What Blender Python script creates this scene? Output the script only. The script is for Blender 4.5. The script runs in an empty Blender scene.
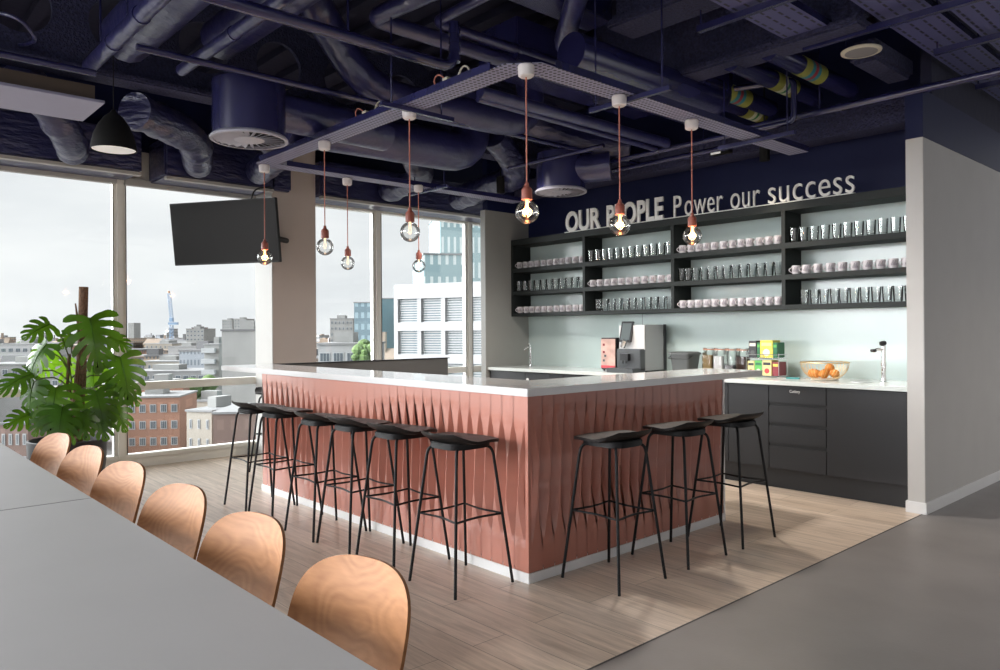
import bpy, bmesh, math, random
from mathutils import Vector, Matrix, noise
random.seed(7)
PI = math.pi
sc = bpy.context.scene
COL = sc.collection

# ------------------------------------------------------------------ camera
FPX, HY, EYE, TH, RL = 750.0, 330.53, 1.37, 0.8355, -0.0068
FW = Vector((-math.sin(TH), math.cos(TH), 0)); RT = Vector((math.cos(TH), math.sin(TH), 0)); UP = Vector((0, 0, 1))
c_, s_ = math.cos(RL), math.sin(RL)
cr = RT * c_ + UP * s_
cu = -RT * s_ + UP * c_
cam = bpy.data.cameras.new('camera'); camo = bpy.data.objects.new('camera', cam); COL.objects.link(camo)
m = Matrix.Identity(4)
for i, v in enumerate((cr, cu, -FW)):
    for j in range(3): m[j][i] = v[j]
m[0][3], m[1][3], m[2][3] = 0, 0, EYE
camo.matrix_world = m
cam.sensor_width = 36; cam.lens = FPX / 1000 * 36; cam.shift_y = -(335 - HY) / 1000
cam.clip_start = 0.05; cam.clip_end = 9000
sc.camera = camo

# ------------------------------------------------------------------ view, sky
sc.view_settings.view_transform = 'Standard'; sc.view_settings.look = 'None'
sc.view_settings.gamma = 1; sc.view_settings.use_curve_mapping = False
sc.view_settings.exposure = 0.0
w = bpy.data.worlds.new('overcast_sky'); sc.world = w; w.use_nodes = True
nt = w.node_tree; nt.nodes.clear()
out = nt.nodes.new('ShaderNodeOutputWorld'); bg = nt.nodes.new('ShaderNodeBackground')
tc = nt.nodes.new('ShaderNodeTexCoord'); mp = nt.nodes.new('ShaderNodeMapping'); mp.inputs['Scale'].default_value = (1.2, 1.2, 5)
nz = nt.nodes.new('ShaderNodeTexNoise'); nz.inputs['Scale'].default_value = 2.2; nz.inputs['Detail'].default_value = 5
rp = nt.nodes.new('ShaderNodeValToRGB')
rp.color_ramp.elements[0].position = 0.36; rp.color_ramp.elements[0].color = (0.685, 0.70, 0.725, 1)
rp.color_ramp.elements[1].position = 0.62; rp.color_ramp.elements[1].color = (0.805, 0.81, 0.82, 1)
for a, b in ((tc.outputs['Generated'], mp.inputs['Vector']), (mp.outputs['Vector'], nz.inputs['Vector']), (nz.outputs['Fac'], rp.inputs['Fac']),
             (rp.outputs['Color'], bg.inputs['Color']), (bg.outputs['Background'], out.inputs['Surface'])): nt.links.new(a, b)
# added bright lobe of sky, outside the view, that fills the room with light
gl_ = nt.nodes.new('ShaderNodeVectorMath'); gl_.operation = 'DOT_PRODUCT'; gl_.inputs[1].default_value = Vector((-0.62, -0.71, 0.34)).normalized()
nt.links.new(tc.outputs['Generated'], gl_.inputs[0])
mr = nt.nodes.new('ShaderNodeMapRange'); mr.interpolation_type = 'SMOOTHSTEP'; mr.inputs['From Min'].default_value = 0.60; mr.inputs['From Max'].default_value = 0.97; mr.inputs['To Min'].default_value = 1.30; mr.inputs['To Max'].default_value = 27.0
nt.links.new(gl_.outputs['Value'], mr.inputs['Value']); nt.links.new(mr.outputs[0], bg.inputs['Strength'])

def lamp(name, kind, loc, energy, color=(1, 1, 1), size=0.1, target=None, spot=60, blend=0.6):
    l = bpy.data.lights.new(name, kind); l.energy = energy; l.color = color
    if kind == 'AREA': l.shape = 'DISK'; l.size = size
    else: l.shadow_soft_size = size
    if kind == 'SPOT': l.spot_size = math.radians(spot); l.spot_blend = blend
    o = bpy.data.objects.new(name, l); COL.objects.link(o); o.location = loc
    if target: o.rotation_euler = (Vector(target) - Vector(loc)).to_track_quat('-Z', 'Y').to_euler()
    return o

# ------------------------------------------------------------------ materials
def mat(name, col, rough=0.5, metal=0.0, bump=0.0, bscale=30, var=0.0, vscale=4, spec=0.5, emit=None, estr=0.0, stretch=None, coat=0.0, col2=None):
    M = bpy.data.materials.new(name); M.use_nodes = True; t = M.node_tree; b = t.nodes['Principled BSDF']
    b.inputs['Base Color'].default_value = (*col, 1); b.inputs['Roughness'].default_value = rough; b.inputs['Metallic'].default_value = metal
    b.inputs['Specular IOR Level'].default_value = spec; b.inputs['Coat Weight'].default_value = coat
    if emit: b.inputs['Emission Color'].default_value = (*emit, 1); b.inputs['Emission Strength'].default_value = estr
    tcn = t.nodes.new('ShaderNodeTexCoord'); vec = tcn.outputs['Object']
    if stretch:
        mpn = t.nodes.new('ShaderNodeMapping'); mpn.inputs['Scale'].default_value = stretch; t.links.new(vec, mpn.inputs['Vector']); vec = mpn.outputs['Vector']
    n = t.nodes.new('ShaderNodeTexNoise'); n.inputs['Scale'].default_value = vscale; n.inputs['Detail'].default_value = 4; t.links.new(vec, n.inputs['Vector'])
    r = t.nodes.new('ShaderNodeValToRGB'); r.color_ramp.elements[0].position = 0.3; r.color_ramp.elements[1].position = 0.7
    v = max(var, 0.02)
    r.color_ramp.elements[0].color = (*[c * (1 - v) for c in col], 1)
    r.color_ramp.elements[1].color = (*(col2 if col2 else [min(1, c * (1 + v)) for c in col]), 1)
    t.links.new(n.outputs['Fac'], r.inputs['Fac']); t.links.new(r.outputs['Color'], b.inputs['Base Color'])
    if bump:
        n2 = t.nodes.new('ShaderNodeTexNoise'); n2.inputs['Scale'].default_value = bscale; n2.inputs['Detail'].default_value = 3; t.links.new(vec, n2.inputs['Vector'])
        bp = t.nodes.new('ShaderNodeBump'); bp.inputs['Strength'].default_value = bump; bp.inputs['Distance'].default_value = 0.02
        t.links.new(n2.outputs['Fac'], bp.inputs['Height']); t.links.new(bp.outputs['Normal'], b.inputs['Normal'])
    return M

def N(t, kind, **kw):
    n = t.nodes.new(kind)
    for k, v in kw.items():
        if k in ('operation', 'blend_type', 'wave_type', 'bands_direction', 'feature'): setattr(n, k, v)
        else: n.inputs[k].default_value = v
    return n
def math2(t, op, a, b=None):
    n = t.nodes.new('ShaderNodeMath'); n.operation = op
    for i, x in enumerate((a, b)):
        if x is None: continue
        if isinstance(x, (int, float)): n.inputs[i].default_value = x
        else: t.links.new(x, n.inputs[i])
    return n.outputs[0]

def glass_mat(name, tint, gloss=0.06, edge=0.5, edgecol=(0.5, 0.55, 0.56)):
    M = bpy.data.materials.new(name); M.use_nodes = True; t = M.node_tree; t.nodes.clear()
    o = t.nodes.new('ShaderNodeOutputMaterial'); tr = t.nodes.new('ShaderNodeBsdfTransparent'); gl = t.nodes.new('ShaderNodeBsdfGlossy'); gl.inputs['Roughness'].default_value = 0.03
    lw = t.nodes.new('ShaderNodeLayerWeight'); lw.inputs['Blend'].default_value = edge
    rm = t.nodes.new('ShaderNodeValToRGB'); rm.color_ramp.elements[0].color = (*tint, 1); rm.color_ramp.elements[1].color = (*edgecol, 1)
    rm.color_ramp.elements[0].position = 0.25; rm.color_ramp.elements[1].position = 0.95
    t.links.new(lw.outputs['Facing'], rm.inputs['Fac']); t.links.new(rm.outputs['Color'], tr.inputs['Color'])
    fr = t.nodes.new('ShaderNodeFresnel'); fr.inputs['IOR'].default_value = 1.45
    f = math2(t, 'ADD', math2(t, 'MULTIPLY', fr.outputs[0], 0.8), gloss)
    mx = t.nodes.new('ShaderNodeMixShader'); t.links.new(f, mx.inputs[0]); t.links.new(tr.outputs[0], mx.inputs[1]); t.links.new(gl.outputs[0], mx.inputs[2]); t.links.new(mx.outputs[0], o.inputs[0])
    return M

def wood_floor():
    M = bpy.data.materials.new('oak_plank_floor'); M.use_nodes = True; t = M.node_tree; b = t.nodes['Principled BSDF']
    tcn = t.nodes.new('ShaderNodeTexCoord')
    br = t.nodes.new('ShaderNodeTexBrick'); br.offset = 0.37; br.inputs['Scale'].default_value = 1
    br.inputs['Brick Width'].default_value = 1.25; br.inputs['Row Height'].default_value = 0.19; br.inputs['Mortar Size'].default_value = 0.0018
    br.inputs['Color1'].default_value = (0.68, 0.56, 0.455, 1); br.inputs['Color2'].default_value = (0.53, 0.425, 0.335, 1); br.inputs['Mortar'].default_value = (0.22, 0.18, 0.14, 1); br.inputs['Bias'].default_value = -0.1
    t.links.new(tcn.outputs['Object'], br.inputs['Vector'])
    mpn = N(t, 'ShaderNodeMapping'); mpn.inputs['Scale'].default_value = (1.1, 14, 1); t.links.new(tcn.outputs['Object'], mpn.inputs['Vector'])
    n = N(t, 'ShaderNodeTexNoise', Scale=2.2, Detail=6, Roughness=0.65, Distortion=0.6); t.links.new(mpn.outputs[0], n.inputs['Vector'])
    r = t.nodes.new('ShaderNodeValToRGB'); r.color_ramp.elements[0].color = (0.74, 0.72, 0.70, 1); r.color_ramp.elements[1].color = (1.15, 1.15, 1.15, 1); r.color_ramp.elements[0].position = 0.33; r.color_ramp.elements[1].position = 0.66
    t.links.new(n.outputs['Fac'], r.inputs['Fac'])
    mx = N(t, 'ShaderNodeMixRGB', blend_type='MULTIPLY'); mx.inputs[0].default_value = 1
    t.links.new(br.outputs['Color'], mx.inputs[1]); t.links.new(r.outputs['Color'], mx.inputs[2]); t.links.new(mx.outputs[0], b.inputs['Base Color'])
    b.inputs['Roughness'].default_value = 0.34; b.inputs['Specular IOR Level'].default_value = 0.6
    return M

def chair_wood():
    M = bpy.data.materials.new('beech_veneer'); M.use_nodes = True; t = M.node_tree; b = t.nodes['Principled BSDF']
    tcn = t.nodes.new('ShaderNodeTexCoord'); oi = t.nodes.new('ShaderNodeObjectInfo')
    ad = N(t, 'ShaderNodeVectorMath', operation='ADD'); t.links.new(tcn.outputs['Object'], ad.inputs[0])
    sc_ = N(t, 'ShaderNodeVectorMath', operation='SCALE'); t.links.new(oi.outputs['Location'], sc_.inputs[0]); sc_.inputs['Scale'].default_value = 1.7; t.links.new(sc_.outputs[0], ad.inputs[1])
    mpn = N(t, 'ShaderNodeMapping'); mpn.inputs['Scale'].default_value = (2.0, 2.0, 2.6); t.links.new(ad.outputs[0], mpn.inputs['Vector'])
    n = N(t, 'ShaderNodeTexNoise', Scale=1.3, Detail=2, Roughness=0.4, Distortion=0.3); t.links.new(mpn.outputs[0], n.inputs['Vector'])
    rings = math2(t, 'FRACT', math2(t, 'MULTIPLY', n.outputs['Fac'], 30))
    tri = math2(t, 'ABSOLUTE', math2(t, 'SUBTRACT', rings, 0.5))
    m2 = N(t, 'ShaderNodeMapping'); m2.inputs['Scale'].default_value = (12, 60, 70); t.links.new(ad.outputs[0], m2.inputs['Vector'])
    n2 = N(t, 'ShaderNodeTexNoise', Scale=1.0, Detail=3); t.links.new(m2.outputs[0], n2.inputs['Vector'])
    f = math2(t, 'ADD', math2(t, 'MULTIPLY', tri, 0.5), math2(t, 'MULTIPLY', n2.outputs['Fac'], 0.6))
    r = t.nodes.new('ShaderNodeValToRGB'); r.color_ramp.elements[0].color = (0.29, 0.120, 0.040, 1); r.color_ramp.elements[1].color = (0.43, 0.195, 0.075, 1)
    r.color_ramp.elements[0].position = 0.22; r.color_ramp.elements[1].position = 0.72
    t.links.new(f, r.inputs['Fac']); t.links.new(r.outputs['Color'], b.inputs['Base Color'])
    b.inputs['Roughness'].default_value = 0.5; b.inputs['Specular IOR Level'].default_value = 0.3
    return M

def perforated(name, col, pitch=0.025, hole=0.3, slot=False):
    M = bpy.data.materials.new(name); M.use_nodes = True; t = M.node_tree; b = t.nodes['Principled BSDF']
    tcn = t.nodes.new('ShaderNodeTexCoord'); sp = t.nodes.new('ShaderNodeSeparateXYZ'); t.links.new(tcn.outputs['Object'], sp.inputs[0])
    py = pitch * (1.8 if slot else 1)
    a = math2(t, 'ABSOLUTE', math2(t, 'SUBTRACT', math2(t, 'FRACT', math2(t, 'DIVIDE', sp.outputs['X'], pitch * (1.6 if slot else 1))), 0.5))
    c = math2(t, 'ABSOLUTE', math2(t, 'SUBTRACT', math2(t, 'FRACT', math2(t, 'DIVIDE', sp.outputs['Y'], py)), 0.5))
    if slot: f = math2(t, 'MULTIPLY', math2(t, 'LESS_THAN', a, 0.10), math2(t, 'LESS_THAN', c, 0.33))
    else:
        d = math2(t, 'ADD', math2(t, 'MULTIPLY', a, a), math2(t, 'MULTIPLY', c, c)); f = math2(t, 'LESS_THAN', d, hole * hole)
    mx = N(t, 'ShaderNodeMixRGB', blend_type='MIX'); t.links.new(f, mx.inputs[0]); mx.inputs[1].default_value = (*col, 1); mx.inputs[2].default_value = (0.006, 0.006, 0.02, 1)
    t.links.new(mx.outputs[0], b.inputs['Base Color']); b.inputs['Roughness'].default_value = 0.5
    return M

def facade(name, wall, win, px=3.0, pz=3.3, fx=0.5, fz=0.5, rough=0.8, jitter=True):
    M = bpy.data.materials.new(name); M.use_nodes = True; t = M.node_tree; b = t.nodes['Principled BSDF']
    tcn = t.nodes.new('ShaderNodeTexCoord'); sp = t.nodes.new('ShaderNodeSeparateXYZ'); t.links.new(tcn.outputs['Object'], sp.inputs[0])
    g = t.nodes.new('ShaderNodeNewGeometry'); gs = t.nodes.new('ShaderNodeSeparateXYZ')
    u = math2(t, 'ADD', sp.outputs['X'], sp.outputs['Y'])
    uu = math2(t, 'DIVIDE', u, px); zz = math2(t, 'DIVIDE', sp.outputs['Z'], pz)
    a = math2(t, 'LESS_THAN', math2(t, 'FRACT', uu), fx); c = math2(t, 'LESS_THAN', math2(t, 'FRACT', zz), fz)
    t.links.new(g.outputs['Normal'], gs.inputs[0])
    side = math2(t, 'LESS_THAN', math2(t, 'ABSOLUTE', gs.outputs['Z']), 0.5)
    f = math2(t, 'MULTIPLY', math2(t, 'MULTIPLY', a, c), side)
    n = N(t, 'ShaderNodeTexNoise', Scale=0.15, Detail=4); t.links.new(tcn.outputs['Object'], n.inputs['Vector'])
    r = t.nodes.new('ShaderNodeValToRGB'); r.color_ramp.elements[0].color = (*[k * .85 for k in wall], 1); r.color_ramp.elements[1].color = (*[min(1, k * 1.1) for k in wall], 1)
    t.links.new(n.outputs['Fac'], r.inputs['Fac'])
    mx = N(t, 'ShaderNodeMixRGB', blend_type='MIX'); t.links.new(f, mx.inputs[0]); t.links.new(r.outputs[0], mx.inputs[1]); mx.inputs[2].default_value = (*win, 1)
    t.links.new(mx.outputs[0], b.inputs['Base Color']); b.inputs['Roughness'].default_value = rough
    return M

NAVY = (0.017, 0.018, 0.085)
M = dict(
 wood=wood_floor(), chair=chair_wood(),
 vinyl=mat('grey_vinyl', (0.205, 0.19, 0.182), 0.42, var=0.16, vscale=1.4, bump=0.03, bscale=60),
 white=mat('white_paint', (0.66, 0.65, 0.63), 0.6), skirt=mat('white_gloss', (0.72, 0.72, 0.72), 0.35),
 greywall=mat('warm_grey_paint', (0.50, 0.485, 0.465), 0.7), colpaint=mat('column_paint', (0.60, 0.52, 0.475), 0.7),
 nib=mat('grey_green_paint', (0.33, 0.335, 0.32), 0.7),
 navywall=mat('navy_wall_paint', (0.006, 0.010, 0.055), 0.6, spec=0.3),
 navy=mat('navy_spray_paint', NAVY, 0.27, var=0.15, spec=1.0), navydk=mat('navy_soffit', (0.012, 0.013, 0.04), 0.8, bump=0.3, bscale=12),
 rough=mat('fireproof_spray', (0.03, 0.032, 0.085), 0.8, bump=1.0, bscale=55, var=0.4, vscale=45),
 foil=mat('painted_foil_duct', (0.024, 0.025, 0.105), 0.30, spec=1.0, bump=0.7, bscale=9, var=0.15),
 foilwrap=mat('crumpled_foil_wrap', (0.022, 0.024, 0.09), 0.32, spec=1.0, bump=1.0, bscale=8, stretch=(1, 1, 3)),
 tray=perforated('perforated_tray', (0.26, 0.26, 0.40), 0.034, 0.30), trayb=perforated('slotted_tray', (0.085, 0.088, 0.22), 0.05, slot=True),
 chrome=mat('chrome', (0.8, 0.8, 0.8), 0.12, 1), steel=mat('brushed_steel', (0.45, 0.46, 0.47), 0.35, 0.6),
 frame=mat('window_frame', (0.84, 0.82, 0.76), 0.4), frame2=mat('window_bead', (0.42, 0.41, 0.39), 0.4), gasket=mat('gasket', (0.05, 0.05, 0.05), 0.6),
 winglass=glass_mat('window_glass', (0.97, 0.985, 0.98), 0.0, 0.3, (0.9, 0.94, 0.93)),
 splash=mat('pale_green_glass', (0.50, 0.60, 0.585), 0.16, spec=0.5), 
 counter=mat('pale_grey_stone', (0.62, 0.61, 0.61), 0.09, spec=0.6), worktop=mat('white_worktop', (0.66, 0.70, 0.68), 0.15),
 terra=mat('terracotta_panel', (0.40, 0.152, 0.108), 0.33, var=0.04, spec=0.6),
 black=mat('black_metal', (0.005, 0.005, 0.006), 0.5, spec=0.25), seat=mat('black_seat', (0.008, 0.006, 0.006), 0.5, spec=0.35, bump=0.1, bscale=120),
 cab=mat('charcoal_laminate', (0.021, 0.0215, 0.024), 0.5, spec=0.35), cabdk=mat('cabinet_recess', (0.012, 0.012, 0.013), 0.6), plinth=mat('dark_plinth', (0.02, 0.021, 0.024), 0.5),
 shelf=mat('black_green_shelf', (0.016, 0.020, 0.020), 0.6, spec=0.3),
 table=mat('grey_linoleum', (0.40, 0.39, 0.385), 0.42, bump=0.015, bscale=6), tablegap=mat('seam', (0.06, 0.06, 0.06), 0.7),
 screen=mat('grey_bar_screen', (0.13, 0.13, 0.13), 0.5), legm=mat('chair_leg_black', (0.02, 0.02, 0.02), 0.4),
 copper=mat('copper_silicone', (0.30, 0.09, 0.065), 0.45), cord=mat('copper_cord', (0.48, 0.17, 0.12), 0.6),
 bulb=glass_mat('bulb_glass', (0.93, 0.93, 0.92), 0.05, 0.45, (0.62, 0.63, 0.64)),
 filament=mat('lit_filament', (1, 0.5, 0.2), 0.5, emit=(1.0, 0.42, 0.14), estr=6), filoff=mat('dim_filament', (1, 0.7, 0.4), 0.5, emit=(1, 0.7, 0.45), estr=1.6),
 canopy=mat('white_canopy', (0.78, 0.74, 0.74), 0.4), letter=mat('white_letter', (0.75, 0.75, 0.73), 0.5),
 mug=mat('white_china', (0.60, 0.575, 0.60), 0.2), mugin=mat('mug_print', (0.30, 0.28, 0.31), 0.4),
 tumbler=glass_mat('tumbler_glass', (0.96, 0.975, 0.97), 0.06, 0.5, (0.42, 0.44, 0.44)),
 tvs=mat('tv_screen', (0.010, 0.009, 0.009), 0.35, spec=0.25), tvb=mat('tv_bezel', (0.012, 0.012, 0.012), 0.4),
 leaf=mat('monstera_leaf', (0.034, 0.098, 0.010), 0.27, var=0.45, vscale=6, spec=0.45), leaf2=mat('backlit_leaf', (0.085, 0.26, 0.022), 0.38, var=0.3, vscale=6),  # leaf2: backlight on the rear leaves put into a brighter green base colour
 stem=mat('plant_stem', (0.10, 0.13, 0.04), 0.6), stemb=mat('woody_stem', (0.16, 0.085, 0.05), 0.8, bump=0.4, bscale=60), moss=mat('coir_pole', (0.22, 0.13, 0.085), 0.95, bump=1, bscale=90, var=0.3, vscale=60),
 pot=mat('dark_planter', (0.018, 0.018, 0.020), 0.5), soil=mat('soil', (0.03, 0.02, 0.015), 0.95, bump=0.8, bscale=70),
 lampblk=mat('lamp_black', (0.010, 0.010, 0.010), 0.6, spec=0.2), lampin=mat('lamp_white_inside', (0.8, 0.8, 0.78), 0.5, emit=(1, 0.97, 0.9), estr=0.25),
 fan=mat('pale_metal_casing', (0.30, 0.30, 0.42), 0.5), fanedge=mat('casing_edge', (0.10, 0.075, 0.06), 0.7), grille=mat('diffuser_vane', (0.42, 0.42, 0.5), 0.4), dark=mat('dark_void', (0.004, 0.004, 0.008), 0.9),
 cream=mat('cream_plastic', (0.62, 0.58, 0.48), 0.5), speakerin=mat('speaker_mesh', (0.25, 0.24, 0.25), 0.7), 
 gold=mat('gold_wire', (0.75, 0.52, 0.25), 0.3, 0.9), orange=mat('orange_peel', (0.62, 0.22, 0.03), 0.5, bump=0.3, bscale=80, var=0.25, vscale=18), leafgreen=mat('fruit_stalk', (0.12, 0.1, 0.03), 0.7),
 caddy=mat('grey_plastic', (0.085, 0.09, 0.09), 0.5), oat=mat('oats', (0.42, 0.29, 0.13), 0.9, bump=0.8, bscale=120), sugar=mat('white_sugar', (0.8, 0.78, 0.76), 0.8, bump=0.4, bscale=150), pods=mat('grey_pods', (0.30, 0.29, 0.30), 0.6, bump=1.5, bscale=50, var=0.6, vscale=50), coffee=mat('coffee_beans', (0.06, 0.025, 0.015), 0.6, bump=1, bscale=90),
 jarglass=glass_mat('jar_glass', (0.96, 0.97, 0.97), 0.0, 0.5, (0.3, 0.32, 0.32)), lid=mat('orange_seal', (0.55, 0.22, 0.12), 0.5),
 yellow=mat('yellow_card', (0.72, 0.60, 0.08), 0.5, var=0.2, vscale=30), yellow2=mat('pale_yellow_card', (0.72, 0.62, 0.28), 0.5), green=mat('green_card', (0.10, 0.40, 0.08), 0.5), dgreen=mat('dark_green_card', (0.02, 0.14, 0.06), 0.5), red=mat('red_card', (0.5, 0.04, 0.05), 0.5), dred=mat('dark_red_card', (0.22, 0.02, 0.03), 0.5), blackc=mat('black_card', (0.03, 0.03, 0.035), 0.5), whitec=mat('white_card', (0.75, 0.72, 0.62), 0.5), teal=mat('teal_plastic', (0.03, 0.24, 0.24), 0.5),
 machine=mat('machine_silver', (0.34, 0.345, 0.35), 0.38, 0.3), machw=mat('machine_white', (0.72, 0.72, 0.72), 0.35), machd=mat('machine_dark', (0.06, 0.065, 0.07), 0.4), machb=mat('machine_black', (0.012, 0.012, 0.014), 0.3), glow=mat('machine_display', (0.10, 0.12, 0.125), 0.2, emit=(0.8, 0.9, 1), estr=0.02), pink=mat('pink_front', (0.52, 0.33, 0.28), 0.35, var=0.3, vscale=8), redf=mat('red_strip', (0.55, 0.06, 0.08), 0.4),
)
def mpipe(name, base, bands):
    Mt = bpy.data.materials.new(name); Mt.use_nodes = True; t = Mt.node_tree; b = t.nodes['Principled BSDF']
    tcn = t.nodes.new('ShaderNodeTexCoord'); sp = t.nodes.new('ShaderNodeSeparateXYZ'); t.links.new(tcn.outputs['Generated'], sp.inputs[0])
    r = t.nodes.new('ShaderNodeValToRGB'); r.color_ramp.interpolation = 'CONSTANT'
    e = r.color_ramp.elements
    e[0].position = 0; e[0].color = (*bands[0][1], 1); e[1].position = bands[1][0]; e[1].color = (*bands[1][1], 1)
    for p_, c in bands[2:]: x = e.new(p_); x.color = (*c, 1)
    t.links.new(sp.outputs['Y'], r.inputs['Fac']); t.links.new(r.outputs[0], b.inputs['Base Color']); b.inputs['Roughness'].default_value = 0.4
    return Mt
OL, TE, RE, WH, GR = (0.30, 0.30, 0.06), (0.02, 0.22, 0.28), (0.35, 0.03, 0.05), (0.62, 0.62, 0.50), (0.04, 0.25, 0.08)
for k_ in ('leaf', 'leaf2'):       # thin leaves let light through
    t_ = M[k_].node_tree; b_ = t_.nodes['Principled BSDF']; o_ = [n for n in t_.nodes if n.type == 'OUTPUT_MATERIAL'][0]
    tr2 = t_.nodes.new('ShaderNodeBsdfTranslucent'); tr2.inputs['Color'].default_value = (.24, .48, .02, 1); mx2 = t_.nodes.new('ShaderNodeMixShader'); mx2.inputs[0].default_value = .12 if k_ == 'leaf' else .5
    t_.links.new(b_.outputs[0], mx2.inputs[1]); t_.links.new(tr2.outputs[0], mx2.inputs[2]); t_.links.new(mx2.outputs[0], o_.inputs['Surface'])
M['bandA'] = mpipe('band_teal_red', None, [(0, OL), (0.28, TE), (0.42, RE), (0.55, TE), (0.68, OL)])
M['bandB'] = mpipe('band_white_green', None, [(0, OL), (0.3, WH), (0.45, GR), (0.55, WH), (0.7, OL)])

# ------------------------------------------------------------------ mesh builder
class MB:
    def __init__(s): s.v = []; s.f = []; s.fm = []; s.cm = 0
    def add(s, vs, fs):
        n = len(s.v); s.v += [Vector(p) for p in vs]; s.f += [tuple(i + n for i in f) for f in fs]; s.fm += [s.cm] * len(fs); return s
    def slot(s, k): s.cm = k; return s
    def box(s, x0, x1, y0, y1, z0, z1, mtx=None):
        vs = [Vector((x, y, z)) for z in (z0, z1) for y in (y0, y1) for x in (x0, x1)]
        if mtx: vs = [mtx @ p for p in vs]
        return s.add(vs, [(0, 2, 3, 1), (4, 5, 7, 6), (0, 1, 5, 4), (2, 6, 7, 3), (0, 4, 6, 2), (1, 3, 7, 5)])
    def tube(s, pts, r, seg=8, cap=True, closed=False):
        pts = [Vector(p) for p in pts]; n = len(pts); rr = r if isinstance(r, (list, tuple)) else [r] * n
        nrm = None; rings = []
        for i, p in enumerate(pts):
            if closed: d = (pts[(i + 1) % n] - pts[i - 1]).normalized()
            else: d = ((pts[i + 1] - p).normalized() if i == 0 else (p - pts[i - 1]).normalized() if i == n - 1 else ((pts[i + 1] - p).normalized() + (p - pts[i - 1]).normalized()).normalized())
            if nrm is None: nrm = d.orthogonal().normalized()
            else: nrm = (nrm - d * nrm.dot(d)).normalized()
            b = d.cross(nrm); rings.append([p + (nrm * math.cos(2 * PI * k / seg) + b * math.sin(2 * PI * k / seg)) * rr[i] for k in range(seg)])
        vs = [q for rg in rings for q in rg]; fs = []
        for i in range(n if closed else n - 1):
            j = (i + 1) % n
            for k in range(seg): fs.append((i * seg + k, i * seg + (k + 1) % seg, j * seg + (k + 1) % seg, j * seg + k))
        if cap and not closed: fs += [tuple(range(seg))[::-1], tuple((n - 1) * seg + k for k in range(seg))]
        return s.add(vs, fs)
    def lathe(s, prof, c=(0, 0, 0), seg=20, mtx=None, cap=True):
        c = Vector(c); vs = []
        for r, z in prof:
            for k in range(seg): vs.append(Vector((r * math.cos(2 * PI * k / seg), r * math.sin(2 * PI * k / seg), z)))
        vs = [(mtx @ p if mtx else p + c) for p in vs]; fs = []
        for i in range(len(prof) - 1):
            for k in range(seg): fs.append((i * seg + k, i * seg + (k + 1) % seg, (i + 1) * seg + (k + 1) % seg, (i + 1) * seg + k))
        if cap and prof[0][0] > 1e-4: fs.append(tuple(range(seg))[::-1])
        if cap and prof[-1][0] > 1e-4: fs.append(tuple((len(prof) - 1) * seg + k for k in range(seg)))
        return s.add(vs, fs)
    def prism(s, poly, z0, z1):
        n = len(poly); vs = [(x, y, z0) for x, y in poly] + [(x, y, z1) for x, y in poly]
        return s.add(vs, [tuple(range(n))[::-1], tuple(range(n, 2 * n))] + [(i, (i + 1) % n, n + (i + 1) % n, n + i) for i in range(n)])
    def build(s, name, mats, parent=None, bevel=0.0, smooth=35, world=False, origin=None):
        if not isinstance(mats, (list, tuple)): mats = [mats]
        vs = s.v
        if parent is not None:
            if world: vs = [p - wloc(parent) for p in vs]
            org = Vector((0, 0, 0))
        else:
            if origin is None:
                xs = [p.x for p in vs]; ys = [p.y for p in vs]; zs = [p.z for p in vs]
                org = Vector(((min(xs) + max(xs)) / 2, (min(ys) + max(ys)) / 2, min(zs)))
            else: org = Vector(origin)
            vs = [p - org for p in vs]
        me = bpy.data.meshes.new(name); me.from_pydata([tuple(p) for p in vs], [], s.f)
        bm = bmesh.new(); bm.from_mesh(me); bm.faces.ensure_lookup_table()
        for i, f in enumerate(bm.faces): f.material_index = s.fm[i]
        bmesh.ops.remove_doubles(bm, verts=bm.verts, dist=1e-5)
        bmesh.ops.recalc_face_normals(bm, faces=bm.faces)
        if bevel: bmesh.ops.bevel(bm, geom=[e for e in bm.edges if e.is_manifold and e.calc_face_angle(0) > 0.6], offset=bevel, segments=2, affect='EDGES', clamp_overlap=True)
        bm.to_mesh(me); bm.free()
        for mm in mats: me.materials.append(mm)
        if smooth: me.shade_smooth(); me.set_sharp_from_angle(angle=math.radians(smooth))
        o = bpy.data.objects.new(name, me); COL.objects.link(o); o.location = org
        if parent is not None: o.parent = parent; o.location = (0, 0, 0)
        return o
def wloc(o):
    p = Vector((0, 0, 0))
    while o is not None: p += Vector(o.location); o = o.parent
    return p
def tag(o, label=None, cat=None, group=None, kind=None):
    if label: o['label'] = label
    if cat: o['category'] = cat
    if group: o['group'] = group
    if kind: o['kind'] = kind
    return o
def thing(name, label, cat, loc=(0, 0, 0), rz=0, group=None):
    o = bpy.data.objects.new(name, None); o.empty_display_size = 0.1; COL.objects.link(o); o.location = loc; o.rotation_euler = (0, 0, rz)
    return tag(o, label, cat, group)
def structure(o): o['kind'] = 'structure'; return o
def children(o): return [x for x in bpy.data.objects if x.parent == o]
KIDS = {}
def copy_tree(o, parent=None, label=None):
    if o.name not in KIDS: KIDS[o.name] = children(o)
    c = o.copy(); COL.objects.link(c)
    if parent is not None: c.parent = parent
    for ch in KIDS[o.name]: copy_tree(ch, c)
    if label: c['label'] = label
    return c
def at(px, py, z):           # a point of the photograph taken at height z
    a, b = px - 500, py - HY
    a, b = a * c_ + b * s_, -a * s_ + b * c_
    d = FW + RT * (a / FPX) - UP * (b / FPX)
    t = (z - EYE) / d.z
    return Vector((d.x * t, d.y * t, z))
def far(px, py, D):          # a point of the photograph taken at distance D
    a, b = px - 500, py - HY
    a, b = a * c_ + b * s_, -a * s_ + b * c_
    return (FW + RT * (a / FPX) - UP * (b / FPX)) * D + Vector((0, 0, EYE))
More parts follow.
